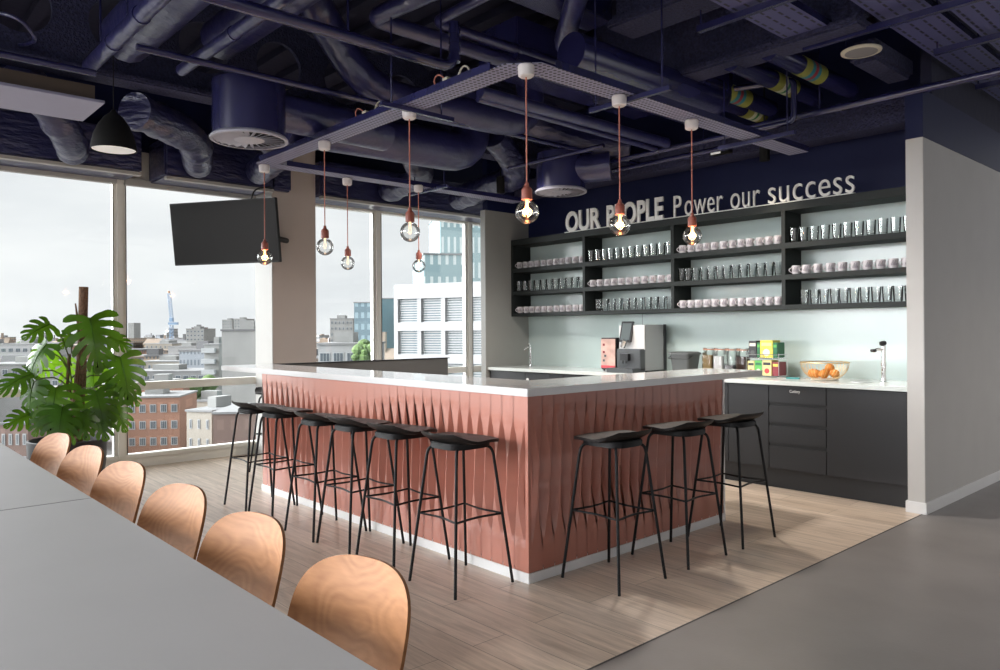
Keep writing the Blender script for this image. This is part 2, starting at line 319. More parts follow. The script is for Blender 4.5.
def bend(pts, rad, n=5):     # rounds the corners of a path
    pts = [Vector(p) for p in pts]; o = [pts[0]]
    for i in range(1, len(pts) - 1):
        a, b, c = pts[i - 1], pts[i], pts[i + 1]
        r1 = min(rad, (a - b).length * .45); r2 = min(rad, (c - b).length * .45)
        p, q = b + (a - b).normalized() * r1, b + (c - b).normalized() * r2
        for k in range(n + 1): t = k / n; o.append(p * (1 - t) ** 2 + b * 2 * t * (1 - t) + q * t * t)
    o.append(pts[-1]); return o
ORD = ['first', 'second', 'third', 'fourth', 'fifth', 'sixth', 'seventh', 'eighth', 'ninth', 'tenth', 'eleventh', 'twelfth', 'thirteenth', 'fourteenth']

# ------------------------------------------------------------------ key planes
WX = -8.19          # window wall
BY = 6.73           # kitchen wall
SX = -6.88          # side wall left of the kitchen
PX0, PX1, PY = -2.11, -1.99, 5.99   # partition
SLAB = 4.05
SEAM = -2.01        # wood meets vinyl
Y0, Y1, X1 = -5.0, 11.0, 5.5

# ------------------------------------------------------------------ shell
structure(MB().box(WX - .15, X1, Y0, Y1, -0.25, -0.006).build('floor_slab', M['dark'], smooth=0)).name = 'floor_base'
bpy.data.objects['floor_base'].name = 'floor'
fw = structure(MB().box(WX + .02, SEAM, Y0, 8.3, -0.0055, 0).build('floor_wood', M['wood'], origin=(0, 0, 0), smooth=0))
fv = structure(MB().box(SEAM, X1, Y0, Y1, -0.0055, 0).build('floor_vinyl', M['vinyl'], origin=(0, 0, 0), smooth=0))
structure(MB().box(SEAM - .004, SEAM + .004, Y0, PY, -0.002, 0.0015).build('trim_1', M['gasket'], smooth=0))
cl = MB().box(WX - .15, X1, Y0, Y1, SLAB, SLAB + .25)
y = Y0 + .2
while y < Y1 - .2: cl.box(WX, X1, y, y + .09, SLAB - .07, SLAB); y += .32
structure(cl.build('ceiling', M['navydk'], smooth=0))
structure(MB().box(SX - .09, PX0, BY, BY + .15, 0, SLAB).build('wall_back', M['navywall'], smooth=0))
sb = structure(MB().box(SX, PX0, BY - .012, BY, 0.90, 2.47).build('wall_splashback', M['splash'], smooth=0))
structure(MB().box(-5.085, -5.08, BY - .0135, BY - .011, .93, 1.55).build('trim_2', M['screen'], smooth=0))
structure(MB().box(SX - .09, SX, 5.99, BY, 0, 2.84).build('wall_corner', M['nib'], smooth=0, bevel=.003))
structure(MB().box(SX - .089, SX - .001, 6.03, BY, 2.84, SLAB).build('wall_corner_top', M['navywall'], smooth=0)).name = 'trim_3'
structure(MB().box(PX0, PX1, PY, Y1, 0, 2.77).build('wall_right', M['greywall'], smooth=0, bevel=.003))
structure(MB().box(PX0 - .001, PX1 + .001, PY - .001, Y1, 2.771, 3.12).build('trim_4', M['navywall'], smooth=0))
structure(MB().box(PX0 - .012, PX1 + .013, PY - .013, Y1, 0, .085).build('baseboard_right', M['skirt'], smooth=0, bevel=.003))
structure(MB().box(PX0 + .02, PX1 - .02, PY + .25, Y1, 3.12, SLAB).build('trim_5', M['navydk'], smooth=0))
structure(MB().box(WX - .12, WX + .05, Y0, 8.3, 2.93, 3.22).build('wall_left', M['frame'], smooth=0))
structure(MB().box(WX - .12, WX + .05, Y0, 8.3, 3.22, SLAB).build('wall_left_top', M['navywall'], smooth=0)).name = 'trim_6'
structure(MB().box(WX - .12, WX + .02, Y0, 8.3, -.2, .10).build('baseboard_left', M['frame'], smooth=0, bevel=.004))
col_ = MB().box(WX + .06, -7.70, 3.64, 4.16, 0, SLAB)
structure(col_.build('wall_column', M['colpaint'], smooth=0, bevel=.004))
structure(MB().box(WX + .06, -7.705, 3.632, 3.64, 0, 3.0).build('trim_7', M['greywall'], smooth=0))
structure(MB().box(WX - .1, SX - .09, 8.3, 8.45, 0, SLAB).build('wall_corner_back', M['greywall'], smooth=0)).name = 'wall_back_left'
structure(MB().box(X1, X1 + .15, Y0, Y1, 0, SLAB).build('wall_sky_block', M['greywall'], smooth=0))  # unseen wall added to keep sky light off the right-facing sides
# windows
mull = [2.23 + 1.525 * k for k in range(-4, 5)]
for k in range(len(mull) - 1):
    a, b = mull[k], mull[k + 1]
    wd = bpy.data.objects.new('window_%d' % (k + 1), None); COL.objects.link(wd); wd.location = (WX, (a + b) / 2, 0.1); structure(wd)
    f = MB()
    f.box(WX - .07, WX + .05, a - .028, a + .028, .1, 2.93)
    f.box(WX - .05, WX + .02, a + .028, a + .062, .135, 2.9).box(WX - .05, WX + .02, b - .062, b - .028, .135, 2.9)
    f.box(WX - .07, WX + .045, a + .028, b - .028, .10, .137).box(WX - .07, WX + .03, a + .062, b - .062, .785, .865)
    f.box(WX - .07, WX + .045, a + .028, b - .028, 2.885, 2.93)
    f.build('window_frame', M['frame'], wd, world=True, smooth=0, bevel=.003)
    g = MB().box(WX + .021, WX + .026, a + .057, a + .064, .137, 2.885).box(WX + .021, WX + .026, b - .064, b - .057, .137, 2.885)
    g.build('gasket', M['gasket'], wd, world=True, smooth=0)
    MB().box(WX - .012, WX - .004, a + .05, b - .05, .86, 2.9).box(WX - .012, WX - .004, a + .05, b - .05, .12, .79).build('pane', M['winglass'], wd, world=True, smooth=0)
    if k in (2, 3, 4): MB().box(WX + .03, WX + .10, a + .04, b - .04, 2.86, 2.93).build('blind_cassette', M['frame2'], wd, world=True, smooth=0, bevel=.004)

# ------------------------------------------------------------------ the bar
IX, IY, ILX, IRY = -2.905, 2.825, -6.20, 4.775
CT, CB = 1.055, 1.012
bar = thing('bar_counter', 'L-shaped terracotta pink bar with fluted sculpted panels and pale grey top', 'bar counter', (-4.5, 3.4, 0))
def cladding(length, face):
    """strips with a V groove that opens in the middle and closes at top and bottom; local u along, d inwards, z up"""
    n = round(length / .0935); wdt = length / n; z0, z1 = .056, CB; rows = 40; mb = MB(); D = .048
    for i in range(n):
        lean = math.sin(i * .33 + (0.4 if face == 'a' else 2.0)); var = .5 + .5 * math.sin(i * 1.1)
        lo, hi = .12 + .04 * math.sin(i * .45), .90 + .05 * math.sin(i * .27 + 1)
        vs = []
        for r in range(rows + 1):
            t = r / rows; z = z0 + (z1 - z0) * t
            if t <= lo or t >= hi: op = 0
            else:
                q = (t - lo) / (.5 - lo) if t < .5 else (hi - t) / (hi - .5)
                op = min(1, q * 1.45); op = op ** .8
            a = 1 - .95 * op; cc = .34 * lean * op + .24 * op * math.sin((t - .5) * 2 * PI)
            cc = max(-.85, min(.85, cc)); l, rgt = max(-1, cc - a), min(1, cc + a)
            if op == 0: l, rgt = -1, 1
            dl = D * op * min(1, (l + 1) / .5) if l > -1 else 0; dr = D * op * min(1, (1 - rgt) / .5) if rgt < 1 else 0
            jt = .004 if abs(z - .545) < .012 else 0
            for u, d in ((-1, dl), (l, 0), (rgt, 0), (1, dr)): vs.append(((i + .5 + u / 2 * .955) * wdt, d + jt, z))
        for r in range(rows):
            for k in range(3): mb.add([vs[r * 4 + k], vs[r * 4 + k + 1], vs[(r + 1) * 4 + k + 1], vs[(r + 1) * 4 + k]], [(0, 1, 2, 3)])
    # backing behind the joints
    mb.add([(0, .052, z0), (length, .052, z0), (length, .052, z1), (0, .052, z1)], [(0, 1, 2, 3)])
    return mb
L1_ = IX - ILX - .02; a = cladding(L1_, 'a')
a.v = [Vector((ILX + p.x, IY + p.y, p.z)) for p in a.v]; a.build('front_cladding', M['terra'], bar, world=True, smooth=25)
L2_ = IRY - IY - .03; b = cladding(L2_, 'b')
b.v = [Vector((IX - p.y, IY + .02 + p.x, p.z)) for p in b.v]; b.build('side_cladding', M['terra'], bar, world=True, smooth=25)
MB().box(IX - .022, IX, IY, IY + .022, .056, CB).build('corner_post', M['terra'], bar, world=True, smooth=0)
body = MB().box(ILX, IX - .055, IY + .055, 3.28, .0, CB).box(-3.40, IX - .055, 3.28, IRY - .01, 0, CB)
body.box(ILX - .005, ILX, IY + .002, 3.28, 0, CB)
body.build('carcass', M['screen'], bar, world=True, smooth=0)
MB().box(-3.41, IX + .004, IRY - .01, IRY + .008, 0, CB).build('end_panel', M['skirt'], bar, world=True, smooth=0)
MB().box(ILX - .01, IX + .006, IY - .006, IY + .03, 0, .056).box(IX - .03, IX + .006, IY + .03, IRY + .01, 0, .056).build('plinth', M['skirt'], bar, world=True, smooth=0, bevel=.002)
CLX, CRX, CFY, CEY = -7.05, -2.888, 2.808, 5.30
ic = at(526, 379.6, CT)
poly = [(CLX, CFY), (CRX, CFY), (CRX, CEY), (CRX - .50, CEY), (CRX - .50, CFY + .50), (CLX, CFY + .50)]
MB().prism(poly, CB, CT).build('countertop', M['counter'], bar, world=True, smooth=0, bevel=.003)
scr = MB().box(CLX, CLX + .045, CFY + .505, 5.501, 0, 1.045).build('low_screen', M['screen'], bar, world=True, smooth=0, bevel=.002)
MB().box(CLX - .004, CLX + .055, CFY + .505, 5.521, 1.045, CT).build('screen_cap', M['cab'], bar, world=True, smooth=0)

# ------------------------------------------------------------------ bar stools
def make_stool():
    root = thing('bar_stool', 'x', 'bar stool', (0, 0, 0), 0, 'black bar stools around the bar')
    # seat: local +y towards the bar, lip raised at -y
    mb = MB(); nu, nv = 14, 14; top = []; bot = []
    for j in range(nv + 1):
        for i in range(nu + 1):
            u = -1 + 2 * i / nu; v = -1 + 2 * j / nv
            k = 1 - .16 * abs(v) ** 3; x = .205 * (u * math.sqrt(1 - .32 * v * v)) * k; yy = .195 * (v * math.sqrt(1 - .32 * u * u))
            z = .790 + (.055 * max(0, -v - .15) ** 1.5 * .95) - .012 * max(0, v) ** 2 - .006 * math.exp(-(u * 6) ** 2) * (1 - abs(v)) + .004 * math.sin(v * 3)
            top.append(Vector((x, yy, z))); e = max(abs(u), abs(v)); th_ = .016 + .016 * (1 - e ** 2); bot.append(Vector((x * .985, yy * .985, z - th_)))
    W = nu + 1; n0 = len(top); fs = []
    for j in range(nv):
        for i in range(nu):
            a_ = j * W + i; fs.append((a_, a_ + 1, a_ + W + 1, a_ + W)); fs.append((n0 + a_, n0 + a_ + W, n0 + a_ + W + 1, n0 + a_ + 1))
    edge = [i for i in range(W)] + [j * W + nu for j in range(1, nv + 1)] + [nv * W + i for i in range(nu - 1, -1, -1)] + [j * W for j in range(nv - 1, 0, -1)]
    for k in range(len(edge)): a_, b_ = edge[k], edge[(k + 1) % len(edge)]; fs.append((a_, b_, n0 + b_, n0 + a_))
    mb.add(top + bot, fs); mb.build('seat', M['seat'], root, smooth=50)
    base = MB(); pr = []
    for k in range(28):
        t = 2 * PI * k / 28; ca, sa = math.cos(t), math.sin(t); pr.append((.135 * abs(ca) ** .6 * (1 if ca > 0 else -1), .145 * abs(sa) ** .6 * (1 if sa > 0 else -1)))
    base.prism(pr, .738, .772); base.build('seat_base', M['black'], root, bevel=.006)
    feet = [(-.2, -.2), (.2, -.2), (.2, .2), (-.2, .2)]
    for fx, fy in feet:
        tx, ty = fx * .62, fy * .62; zt = .742
        pts = bend([(tx * .55, ty * .55, zt), (tx * 1.0, ty * 1.0, zt), (fx, fy, 0.0)], .05)
        MB().tube(pts, .0085, 8).build('leg', M['black'], root)
    zr = .375; s = .62 + .38 * (1 - zr / .742); h = .2 * s; pts = []
    cor = [(-h, -h), (h, -h), (h, h), (-h, h)]
    for k in range(4):
        (x0, y0_), (x1, y1_) = cor[k], cor[(k + 1) % 4]
        for q in range(8):
            t = q / 8; bow = math.sin(PI * t) * .022; mx_, my_ = x0 + (x1 - x0) * t, y0_ + (y1_ - y0_) * t
            L = math.hypot(mx_, my_) or 1; pts.append((mx_ * (1 - bow / L), my_ * (1 - bow / L), zr))
    MB().tube(pts, .006, 6, closed=True).build('footrest', M['black'], root)
    return root
stool0 = make_stool()
fr = [(-3.19, 2.585, 'nearest black bar stool on the long window-end side of the bar, at its front corner'), (-3.745, 2.585, 'second black bar stool from the bar corner along the long left side'),
      (-4.215, 2.58, 'third black bar stool from the bar corner along the long left side'), (-4.64, 2.565, 'fourth black bar stool from the bar corner along the long left side'),
      (-5.265, 2.575, 'fifth black bar stool from the bar corner along the long left side'), (-5.70, 2.57, 'last black bar stool at the far left of the long side row')]
fr[0] = (-3.19, 2.585, 'black bar stool on the long left side of the bar, the one nearest the corner')
first = True
def put_stool(x, y, rz, label):
    global first
    o = stool0 if first else copy_tree(stool0); first = False
    o.location = (x, y, 0); o.rotation_euler = (0, 0, rz); o['label'] = label
for x, y, l in fr: put_stool(x, y, 0, l)
for x, y, l in ((-2.655, 3.235, 'black bar stool on the right side of the bar, the one nearest the corner'), (-2.655, 3.855, 'middle black bar stool of the three on the right side of the bar'), (-2.65, 4.44, 'black bar stool furthest back on the right side of the bar, before the dark cabinets')):
    put_stool(x, y, PI / 2, l)
put_stool(-6.90, 3.30, -PI / 2, 'black bar stool tucked behind the left end of the bar, only its seat edge showing')

# ------------------------------------------------------------------ table and wooden chairs
tb = thing('meeting_table', 'long matt grey meeting table with a seam, in the left foreground', 'table', (-3.0, .1, 0))
for x0, x1 in ((-5.75, -3.184), (-3.180, -.62)):
    MB().box(x0, x1, -.60, .767, .712, .74).build('tabletop', M['table'], tb, world=True, smooth=0, bevel=.003)
MB().box(-3.1845, -3.1795, -.598, .765, .705, .7395).build('table_seam', M['tablegap'], tb, world=True, smooth=0)
for x in (-5.4, -3.55, -2.8, -.95):
    for yv in (-.48, .28):
        MB().tube([(x, yv, 0), (x, yv, .68)], .028, 12).build('leg', M['legm'], tb, world=True)
MB().box(-5.6, -.8, -.02, .18, .66, .712).build('under_rail', M['legm'], tb, world=True, smooth=0)
def make_chair():
    root = thing('wooden_chair', 'x', 'chair', (0, 0, 0), 0, 'wooden shell chairs along the grey table')
    # sitter faces -y ; back at +y
    def shell(rows, name, cols=18, th=.011):
        n = len(rows); W = cols + 1; top = []; bot = []
        for (yc, zc, hw, cup, ny, nz_, pw) in rows:
            for i in range(W):
                u = -1 + 2 * i / cols; c2 = cup * (abs(u) ** pw)
                p = Vector((hw * u, yc, zc)) + Vector((0, -ny, nz_)) * c2
                top.append(p); bot.append(p - Vector((0, -ny, nz_)) * th)
        fs = []; n0 = len(top)
        for j in range(n - 1):
            for i in range(cols): a_ = j * W + i; fs.append((a_, a_ + 1, a_ + W + 1, a_ + W)); fs.append((n0 + a_, n0 + a_ + W, n0 + a_ + W + 1, n0 + a_ + 1))
        edge = [i for i in range(W)] + [j * W + cols for j in range(1, n)] + [(n - 1) * W + i for i in range(cols - 1, -1, -1)] + [j * W for j in range(n - 2, 0, -1)]
        for k in range(len(edge)): a_, b_ = edge[k], edge[(k + 1) % len(edge)]; fs.append((a_, b_, n0 + b_, n0 + a_))
        return MB().add(top + bot, fs).build(name, M['chair'], root, smooth=45)
    rows = []
    H_ = .365; nn = 26
    for j in range(nn + 1):
        t = 1 - (1 - j / nn) ** 2.0; z = .435 + H_ * t; yc = .155 + .085 * t ** 1.2
        hw = .162 + .043 * math.sin(min(1, t / .5) * PI / 2)
        if t > .45: q = (t - .45) / .55; hw = .205 * (1 - q ** 3.4) ** (1 / 2.5) if q < 1 else .004
        if t < .08: hw *= 1
        rows.append((yc, z, max(hw, .004), .055 * (1 - .25 * t) * (hw / .205) ** 2, .97, .22, 2.0))
    shell(rows, 'backrest')
    rows = []
    for j in range(17):
        t = j / 16; yc = -.225 + .40 * t; z = .452 - .030 * math.sin(PI * t) * .8 - .02 * (1 - t) ** 4 - .008 * t
        e = min(t, 1) ; hw = .21 * (1 - (1 - min(1, t / .35)) ** 2.6 * .35) * (1 - .20 * max(0, (t - .55) / .45) ** 1.5)
        rows.append((yc, z, hw, .018, 0, 1, 2.2))
    shell(rows, 'seat')
    for sx in (-1, 1):
        MB().tube(bend([(sx * .10, -.10, .425), (sx * .15, -.15, .41), (sx * .215, -.205, 0)], .04), .010, 8).build('leg', M['legm'], root)
        MB().tube(bend([(sx * .10, .09, .425), (sx * .15, .14, .41), (sx * .225, .225, 0)], .04), .010, 8).build('leg', M['legm'], root)
    MB().tube([(-.10, -.10, .425), (-.1, .09, .425)], .009, 6).tube([(.10, -.10, .425), (.1, .09, .425)], .009, 6).tube([(-.1, 0, .425), (.1, 0, .425)], .009, 6).build('seat_frame', M['legm'], root)
    return root
ch0 = make_chair()
cx_ = [(-1.665, 'nearest bentwood shell chair, large at the bottom edge beside the grey table'), (-2.30, 'second nearest bentwood shell chair along the grey table'), (-2.915, 'third nearest bentwood shell chair along the grey table'),
      (-3.60, 'fourth nearest bentwood shell chair along the grey table, small and third from the far left'), (-4.245, 'second furthest bentwood shell chair, in front of the dark planter'), (-4.90, 'furthest bentwood shell chair at the far left, in front of the dark planter')]
cx_[3] = (-3.60, 'bentwood shell chair along the grey table, third counting from the plant')
for i, (x, l) in enumerate(cx_):
    o = ch0 if i == 0 else copy_tree(ch0)
    o.location = (x + .085, .785, 0); o.rotation_euler = (0, 0, .20); o['label'] = l

# ------------------------------------------------------------------ kitchen run
WZ, WYF = .927, 6.012
wt = tag(MB().box(SX, PX0, WYF, BY - .012, WZ - .036, WZ).build('worktop', M['worktop'], smooth=0, bevel=.003), 'pale worktop running along the whole kitchen wall', 'worktop')
def cabinet(x0, x1, label, kind, extra=None):
    t = thing('base_cabinet', label, 'cabinet', ((x0 + x1) / 2, 6.35, 0), 0, 'charcoal base cabinets under the worktop')
    MB().box(x0 + .001, x1 - .001, 6.052, BY - .02, .178, WZ - .036).build('body', M['cabdk'], t, world=True, smooth=0)
    MB().box(x0, x1, 6.115, 6.13, 0, .178).build('plinth', M['plinth'], t, world=True, smooth=0)
    g = .0022
    if kind == 'door':
        MB().box(x0 + g, x1 - g, 6.032, 6.051, .180, .878).build('door', M['cab'], t, world=True, smooth=0, bevel=.0015)
    elif kind == 'fridge':
        MB().box(x0 + g, x1 - g, 6.032, 6.051, .180, .878).build('door', M['steel'], t, world=True, smooth=0, bevel=.0015)
    else:
        for z0, z1 in ((.742, .878), (.570, .714), (.398, .542), (.180, .370)):
            MB().box(x0 + g, x1 - g, 6.032, 6.051, z0, z1).build('drawer_front', M['cab'], t, world=True, smooth=0, bevel=.0015)
            MB().box(x0 + g, x1 - g, 6.044, 6.051, z1, z1 + .026).build('grip_recess', M['cabdk'], t, world=True, smooth=0)
    return t
cabinet(-2.736, -2.125, 'widest charcoal door cabinet at the right end, beside the white partition', 'door')
dr = cabinet(-3.234, -2.736, 'charcoal cabinet of four drawers, the top one marked Cutlery', 'drawers')
cabinet(-3.623, -3.234, 'narrow charcoal door cabinet left of the drawers, behind the bar end', 'door')
cabinet(-4.25, -3.623, 'charcoal door cabinet hidden mostly behind the right arm of the bar', 'door')
cabinet(-4.95, -4.25, 'charcoal door cabinet under the coffee machine', 'door')
cabinet(-5.642, -4.95, 'charcoal cabinet between coffee machine and the sink run, seen over the bar', 'door')
cabinet(-5.842, -5.642, 'slim charcoal cabinet right of the white badge, seen over the bar', 'door')
badge_c = cabinet(-6.243, -5.842, 'charcoal cabinet with a small round white badge, seen over the bar', 'door')
cabinet(-6.86, -6.243, 'leftmost charcoal cabinet under the slim tap beside the side wall', 'door')
MB().tube([(-6.20, 6.0315, .80), (-6.20, 6.029, .80)], .022, 14).build('badge', M['letter'], badge_c, world=True)
MB().box(-2.125, PX0, 6.05, 6.07, 0, WZ - .036).build('filler_panel', M['cab'], smooth=0)
structure(bpy.data.objects['filler_panel']); bpy.data.objects['filler_panel'].name = 'trim_8'

def textmesh(s, size, xs=1.0, ext=.008, off=0.0, spacing=1.0):
    cu_ = bpy.data.curves.new('txt', 'FONT'); cu_.body = s; cu_.size = size; cu_.extrude = ext; cu_.offset = off; cu_.space_character = spacing; cu_.resolution_u = 5
    o = bpy.data.objects.new('txt', cu_); COL.objects.link(o); bpy.context.view_layer.update()
    me = bpy.data.meshes.new_from_object(o.evaluated_get(bpy.context.evaluated_depsgraph_get()))
    bpy.data.objects.remove(o); bpy.data.curves.remove(cu_)
    # stand upright: local x right, z up, facing -y
    for v in me.vertices: x, yv, z = v.co; v.co = (x * xs, -z, yv)
    return me
def place_text(s, x0, x1, y, z0, z1, mt, parent, ext=.008, off=0.0, ref=None, name='lettering', spacing=1.0):
    me = textmesh(s, 1.0, 1.0, ext / .2, off, spacing)
    xs = [v.co.x for v in me.vertices]; zs = [v.co.z for v in me.vertices]
    r = ref or max(zs); kz = (z1 - z0) / r; kx = (x1 - x0) / (max(xs) - min(xs)); mn = min(xs); pl = wloc(parent)
    for v in me.vertices: v.co = (x0 + (v.co.x - mn) * kx - pl.x, y + v.co.y * .2 - pl.y, z0 + v.co.z * kz - pl.z)
    me.materials.append(mt); o = bpy.data.objects.new(name, me); COL.objects.link(o); o.parent = parent
    return o
place_text('Cutlery', -3.045, -2.955, 6.031, .832, .855, M['letter'], dr, ext=.001, name='lettering')

# shelves
SF = 6.41; lv = [(2.427, 2.498), (2.088, 2.138), (1.808, 1.854), (1.543, 1.583)]; dv = [-6.872, -5.685, -4.490, -3.305, PX0]
sh = thing('wall_shelf_unit', 'long dark wall shelf unit of four bays and three shelves above the worktop', 'shelf unit', (-4.5, 6.57, 1.543))
for i, (z0, z1) in enumerate(lv):
    MB().box(dv[0], dv[4] - .002, SF, BY - .013, z0, z1).build(('top_board', 'shelf_board', 'shelf_board', 'bottom_board')[i], M['shelf'], sh, world=True, smooth=0, bevel=.0015)
for i, x in enumerate(dv[:4]):
    for a_, b_ in ((lv[1][1], lv[0][0]), (lv[2][1], lv[1][0]), (lv[3][1], lv[2][0])):
        MB().box(x, x + .035, SF + .001, BY - .013, a_, b_).build('upright', M['shelf'], sh, world=True, smooth=0)
sign = thing('wall_sign', 'white raised slogan OUR PEOPLE Power our success standing on the shelf unit', 'sign', (-4.3, SF + .02, 2.498))
MB().box(-5.96, -2.66, SF + .004, SF + .03, 2.498, 2.507).build('base_strip', M['letter'], sign, world=True, smooth=0)
def sx(px): 
    d = at(px, 200, 2.6); return d.x * (SF / d.y)
cap = .212
place_text('OUR', sx(565), sx(600), SF + .015, 2.509, 2.509 + cap + .018, M['letter'], sign, ext=.010, off=.030)
place_text('PEOPLE', sx(606), sx(662.5), SF + .015, 2.509, 2.509 + cap + .018, M['letter'], sign, ext=.010, off=.030)
place_text('P', sx(673), sx(680.5), SF + .015, 2.509, 2.509 + cap, M['letter'], sign, ext=.008)
place_text('ower', sx(684), sx(722), SF + .015, 2.509, 2.509 + cap, M['letter'], sign, ext=.008, off=-.006, ref=.66, spacing=1.05)
place_text('our', sx(730), sx(759), SF + .015, 2.509, 2.509 + cap, M['letter'], sign, ext=.008, off=-.006, ref=.66, spacing=1.05)
place_text('success', sx(767.5), sx(854), SF + .015, 2.509, 2.509 + cap, M['letter'], sign, ext=.008, off=-.006, ref=.66, spacing=1.05)

# mugs and tumblers
def make_mug():
    r = thing('coffee_mug', 'x', 'mug', (0, 0, 0))
    MB().lathe([(.020, 0), (.030, .002), (.036, .012), (.038, .078), (.0355, .079), (.033, .014), (.0, .010)], seg=18).build('cup', M['mug'], r)
    pts = [(-.035 - .024 * math.sin(PI * k / 8), 0, .016 + .048 * k / 8) for k in range(9)]
    MB().tube(pts, .0045, 6).build('handle', M['mug'], r)
    d = MB()
    for k in range(-3, 4):
        t = -3.33 - PI + k * .16; d.box(-.005, .005, .0371, .0382, .022, .040 + .012 * ((k * 7) % 3), Matrix.Rotation(t + PI, 4, 'Z'))
    d.build('print', M['mugin'], r, smooth=0)
    return r
def make_glass():
    r = MB().lathe([(.028, .012), (0, .010)], seg=14)
    g = MB().lathe([(0, 0), (.031, 0), (.034, .01), (.041, .128), (.0385, .128), (.031, .014), (0, .011)], seg=16)
    o = g.build('drinking_glass', M['tumbler'], origin=(0, 0, 0)); tag(o, 'x', 'glass'); return o
mug0, gl0 = make_mug(), make_glass(); fm = fg = True
plan = [(11, 11, 11), (12, 11, 11), (12, 13, 12), (12, 11, 12)]
bayn = ['leftmost bay', 'second bay from left', 'third bay from left', 'rightmost bay']; rown = ['top shelf', 'middle shelf', 'bottom shelf']
for bi in range(4):
    xa, xb = dv[bi] + .035, dv[bi + 1]
    for ri in range(3):
        mug = (bi + ri) % 2 == 0; n = plan[bi][ri]; z = lv[ri + 1][1]
        for k in range(n):
            lo_ = xa + (.065 if mug else .050) + (.10 if (bi, ri) in ((1, 2), (3, 2)) else 0); hi_ = xb - .06
            x = lo_ + (hi_ - lo_) * k / (n - 1) + random.uniform(-.004, .004); yv = 6.475 + random.uniform(-.006, .006)
            if mug:
                o = mug0 if fm else copy_tree(mug0); fm = False; o.rotation_euler = (0, 0, random.uniform(.45, 1.0))
                lab = 'white printed mug, %s from left, %s of the %s' % (ORD[k], rown[ri], bayn[bi])
            else:
                o = gl0 if fg else gl0.copy()
                if not fg: COL.objects.link(o)
                fg = False
                lab = 'clear drinking glass, %s from left, %s of the %s' % (ORD[k], rown[ri], bayn[bi])
            o.location = (x, yv, z + .0005); o['label'] = lab
            o['group'] = ('white mugs on the %s of the %s' if mug else 'drinking glasses on the %s of the %s') % (rown[ri], bayn[bi])

# coffee machine and friends
cm = thing('coffee_machine', 'large silver bean-to-cup coffee machine with tilted touchscreen on the worktop', 'coffee machine', (-4.9, 6.4, WZ))
MB().box(-5.06, -4.735, 6.30, 6.66, WZ + .015, 1.42).build('body', M['machine'], cm, world=True, smooth=0, bevel=.006)
MB().box(-4.736, -4.728, 6.62, 6.662, WZ + .015, 1.425).build('back_edge', M['machb'], cm, world=True, smooth=0)
MB().box(-5.064, -4.735, 6.285, 6.301, 1.16, 1.415).build('front_panel', M['machw'], cm, world=True, smooth=0, bevel=.003)
MB().box(-5.04, -4.735, 6.215, 6.30, WZ + .02, 1.17).build('outlet_housing', M['machd'], cm, world=True, smooth=0, bevel=.005)
MB().box(-4.96, -4.86, 6.17, 6.22, 1.05, 1.12).tube([(-4.93, 6.18, 1.05), (-4.93, 6.18, 1.02)], .008, 8).tube([(-4.89, 6.18, 1.05), (-4.89, 6.18, 1.02)], .008, 8).build('spout', M['machb'], cm, world=True, smooth=0)
MB().box(-5.08, -4.735, 6.09, 6.30, WZ, WZ + .045).build('drip_tray', M['machd'], cm, world=True, smooth=0, bevel=.004)
rot = Matrix.Translation((-4.95, 6.24, 1.19)) @ Matrix.Rotation(-.25, 4, 'X')
ts = MB().box(-.075, .075, -.02, .005, .05, .27, rot).build('touchscreen', M['machb'], cm, world=True, smooth=0)
MB().box(-.058, .058, -.0215, -.0195, .07, .25, rot).build('display', M['glow'], ts, smooth=0, world=True)
MB().tube([(-4.97, 6.23, 1.19), (-4.93, 6.22, 1.26)], .03, 10).build('screen_hinge', M['chrome'], cm, world=True)
mf = thing('milk_fridge', 'small milk cooler with a pink and orange front left of the coffee machine', 'milk cooler', (-5.2, 6.4, WZ))
MB().box(-5.30, -5.09, 6.27, 6.60, WZ + .015, 1.285).build('body', M['machb'], mf, world=True, smooth=0, bevel=.006)
MB().box(-5.292, -5.10, 6.262, 6.271, WZ + .03, 1.272).build('front_panel', M['pink'], mf, world=True, smooth=0)
MB().box(-5.292, -5.10, 6.259, 6.262, WZ + .032, WZ + .06).build('red_strip', M['redf'], mf, world=True, smooth=0)
for q, (zx, zz) in enumerate(((-5.255, 1.21), (-5.255, 1.13), (-5.235, 1.09), (-5.255, 1.04))):
    MB().box(zx - .012, zx + .014, 6.259, 6.262, zz - .012, zz + .012).build('button', M['machd'] if q > 1 else M['dred'], mf, world=True, smooth=0)
for xx in (-5.28, -5.11): MB().tube([(xx, 6.3, WZ), (xx, 6.3, WZ + .016)], .012, 8).build('foot', M['machb'], mf, world=True)
cd = thing('waste_caddy', 'grey plastic lidded caddy between the coffee machine and the jars', 'bin', (-4.335, 6.42, WZ))
b_ = MB(); nn = 20
def rr(hx, hy, r, z, c=(0, 0)):
    pts = []
    for q in range(4):
        sx_, sy_ = ((1, 1), (-1, 1), (-1, -1), (1, -1))[q]
        for k in range(4): t = q * PI / 2 + k * PI / 6; pts.append(Vector((c[0] + sx_ * (hx - r) + r * math.cos(t), c[1] + sy_ * (hy - r) + r * math.sin(t), z)))
    return pts
def loft(rings):
    mb = MB(); n = len(rings[0]); fs = []
    for i in range(len(rings) - 1):
        for k in range(n): fs.append((i * n + k, i * n + (k + 1) % n, (i + 1) * n + (k + 1) % n, (i + 1) * n + k))
    fs += [tuple(range(n))[::-1], tuple((len(rings) - 1) * n + k for k in range(n))]
    return mb.add([p for r_ in rings for p in r_], fs)
loft([rr(.095, .09, .03, 0), rr(.115, .11, .03, .19)]).build('bucket', M['caddy'], cd)
loft([rr(.125, .12, .03, .19), rr(.125, .12, .03, .208), rr(.10, .09, .03, .22)]).build('lid', M['caddy'], cd)
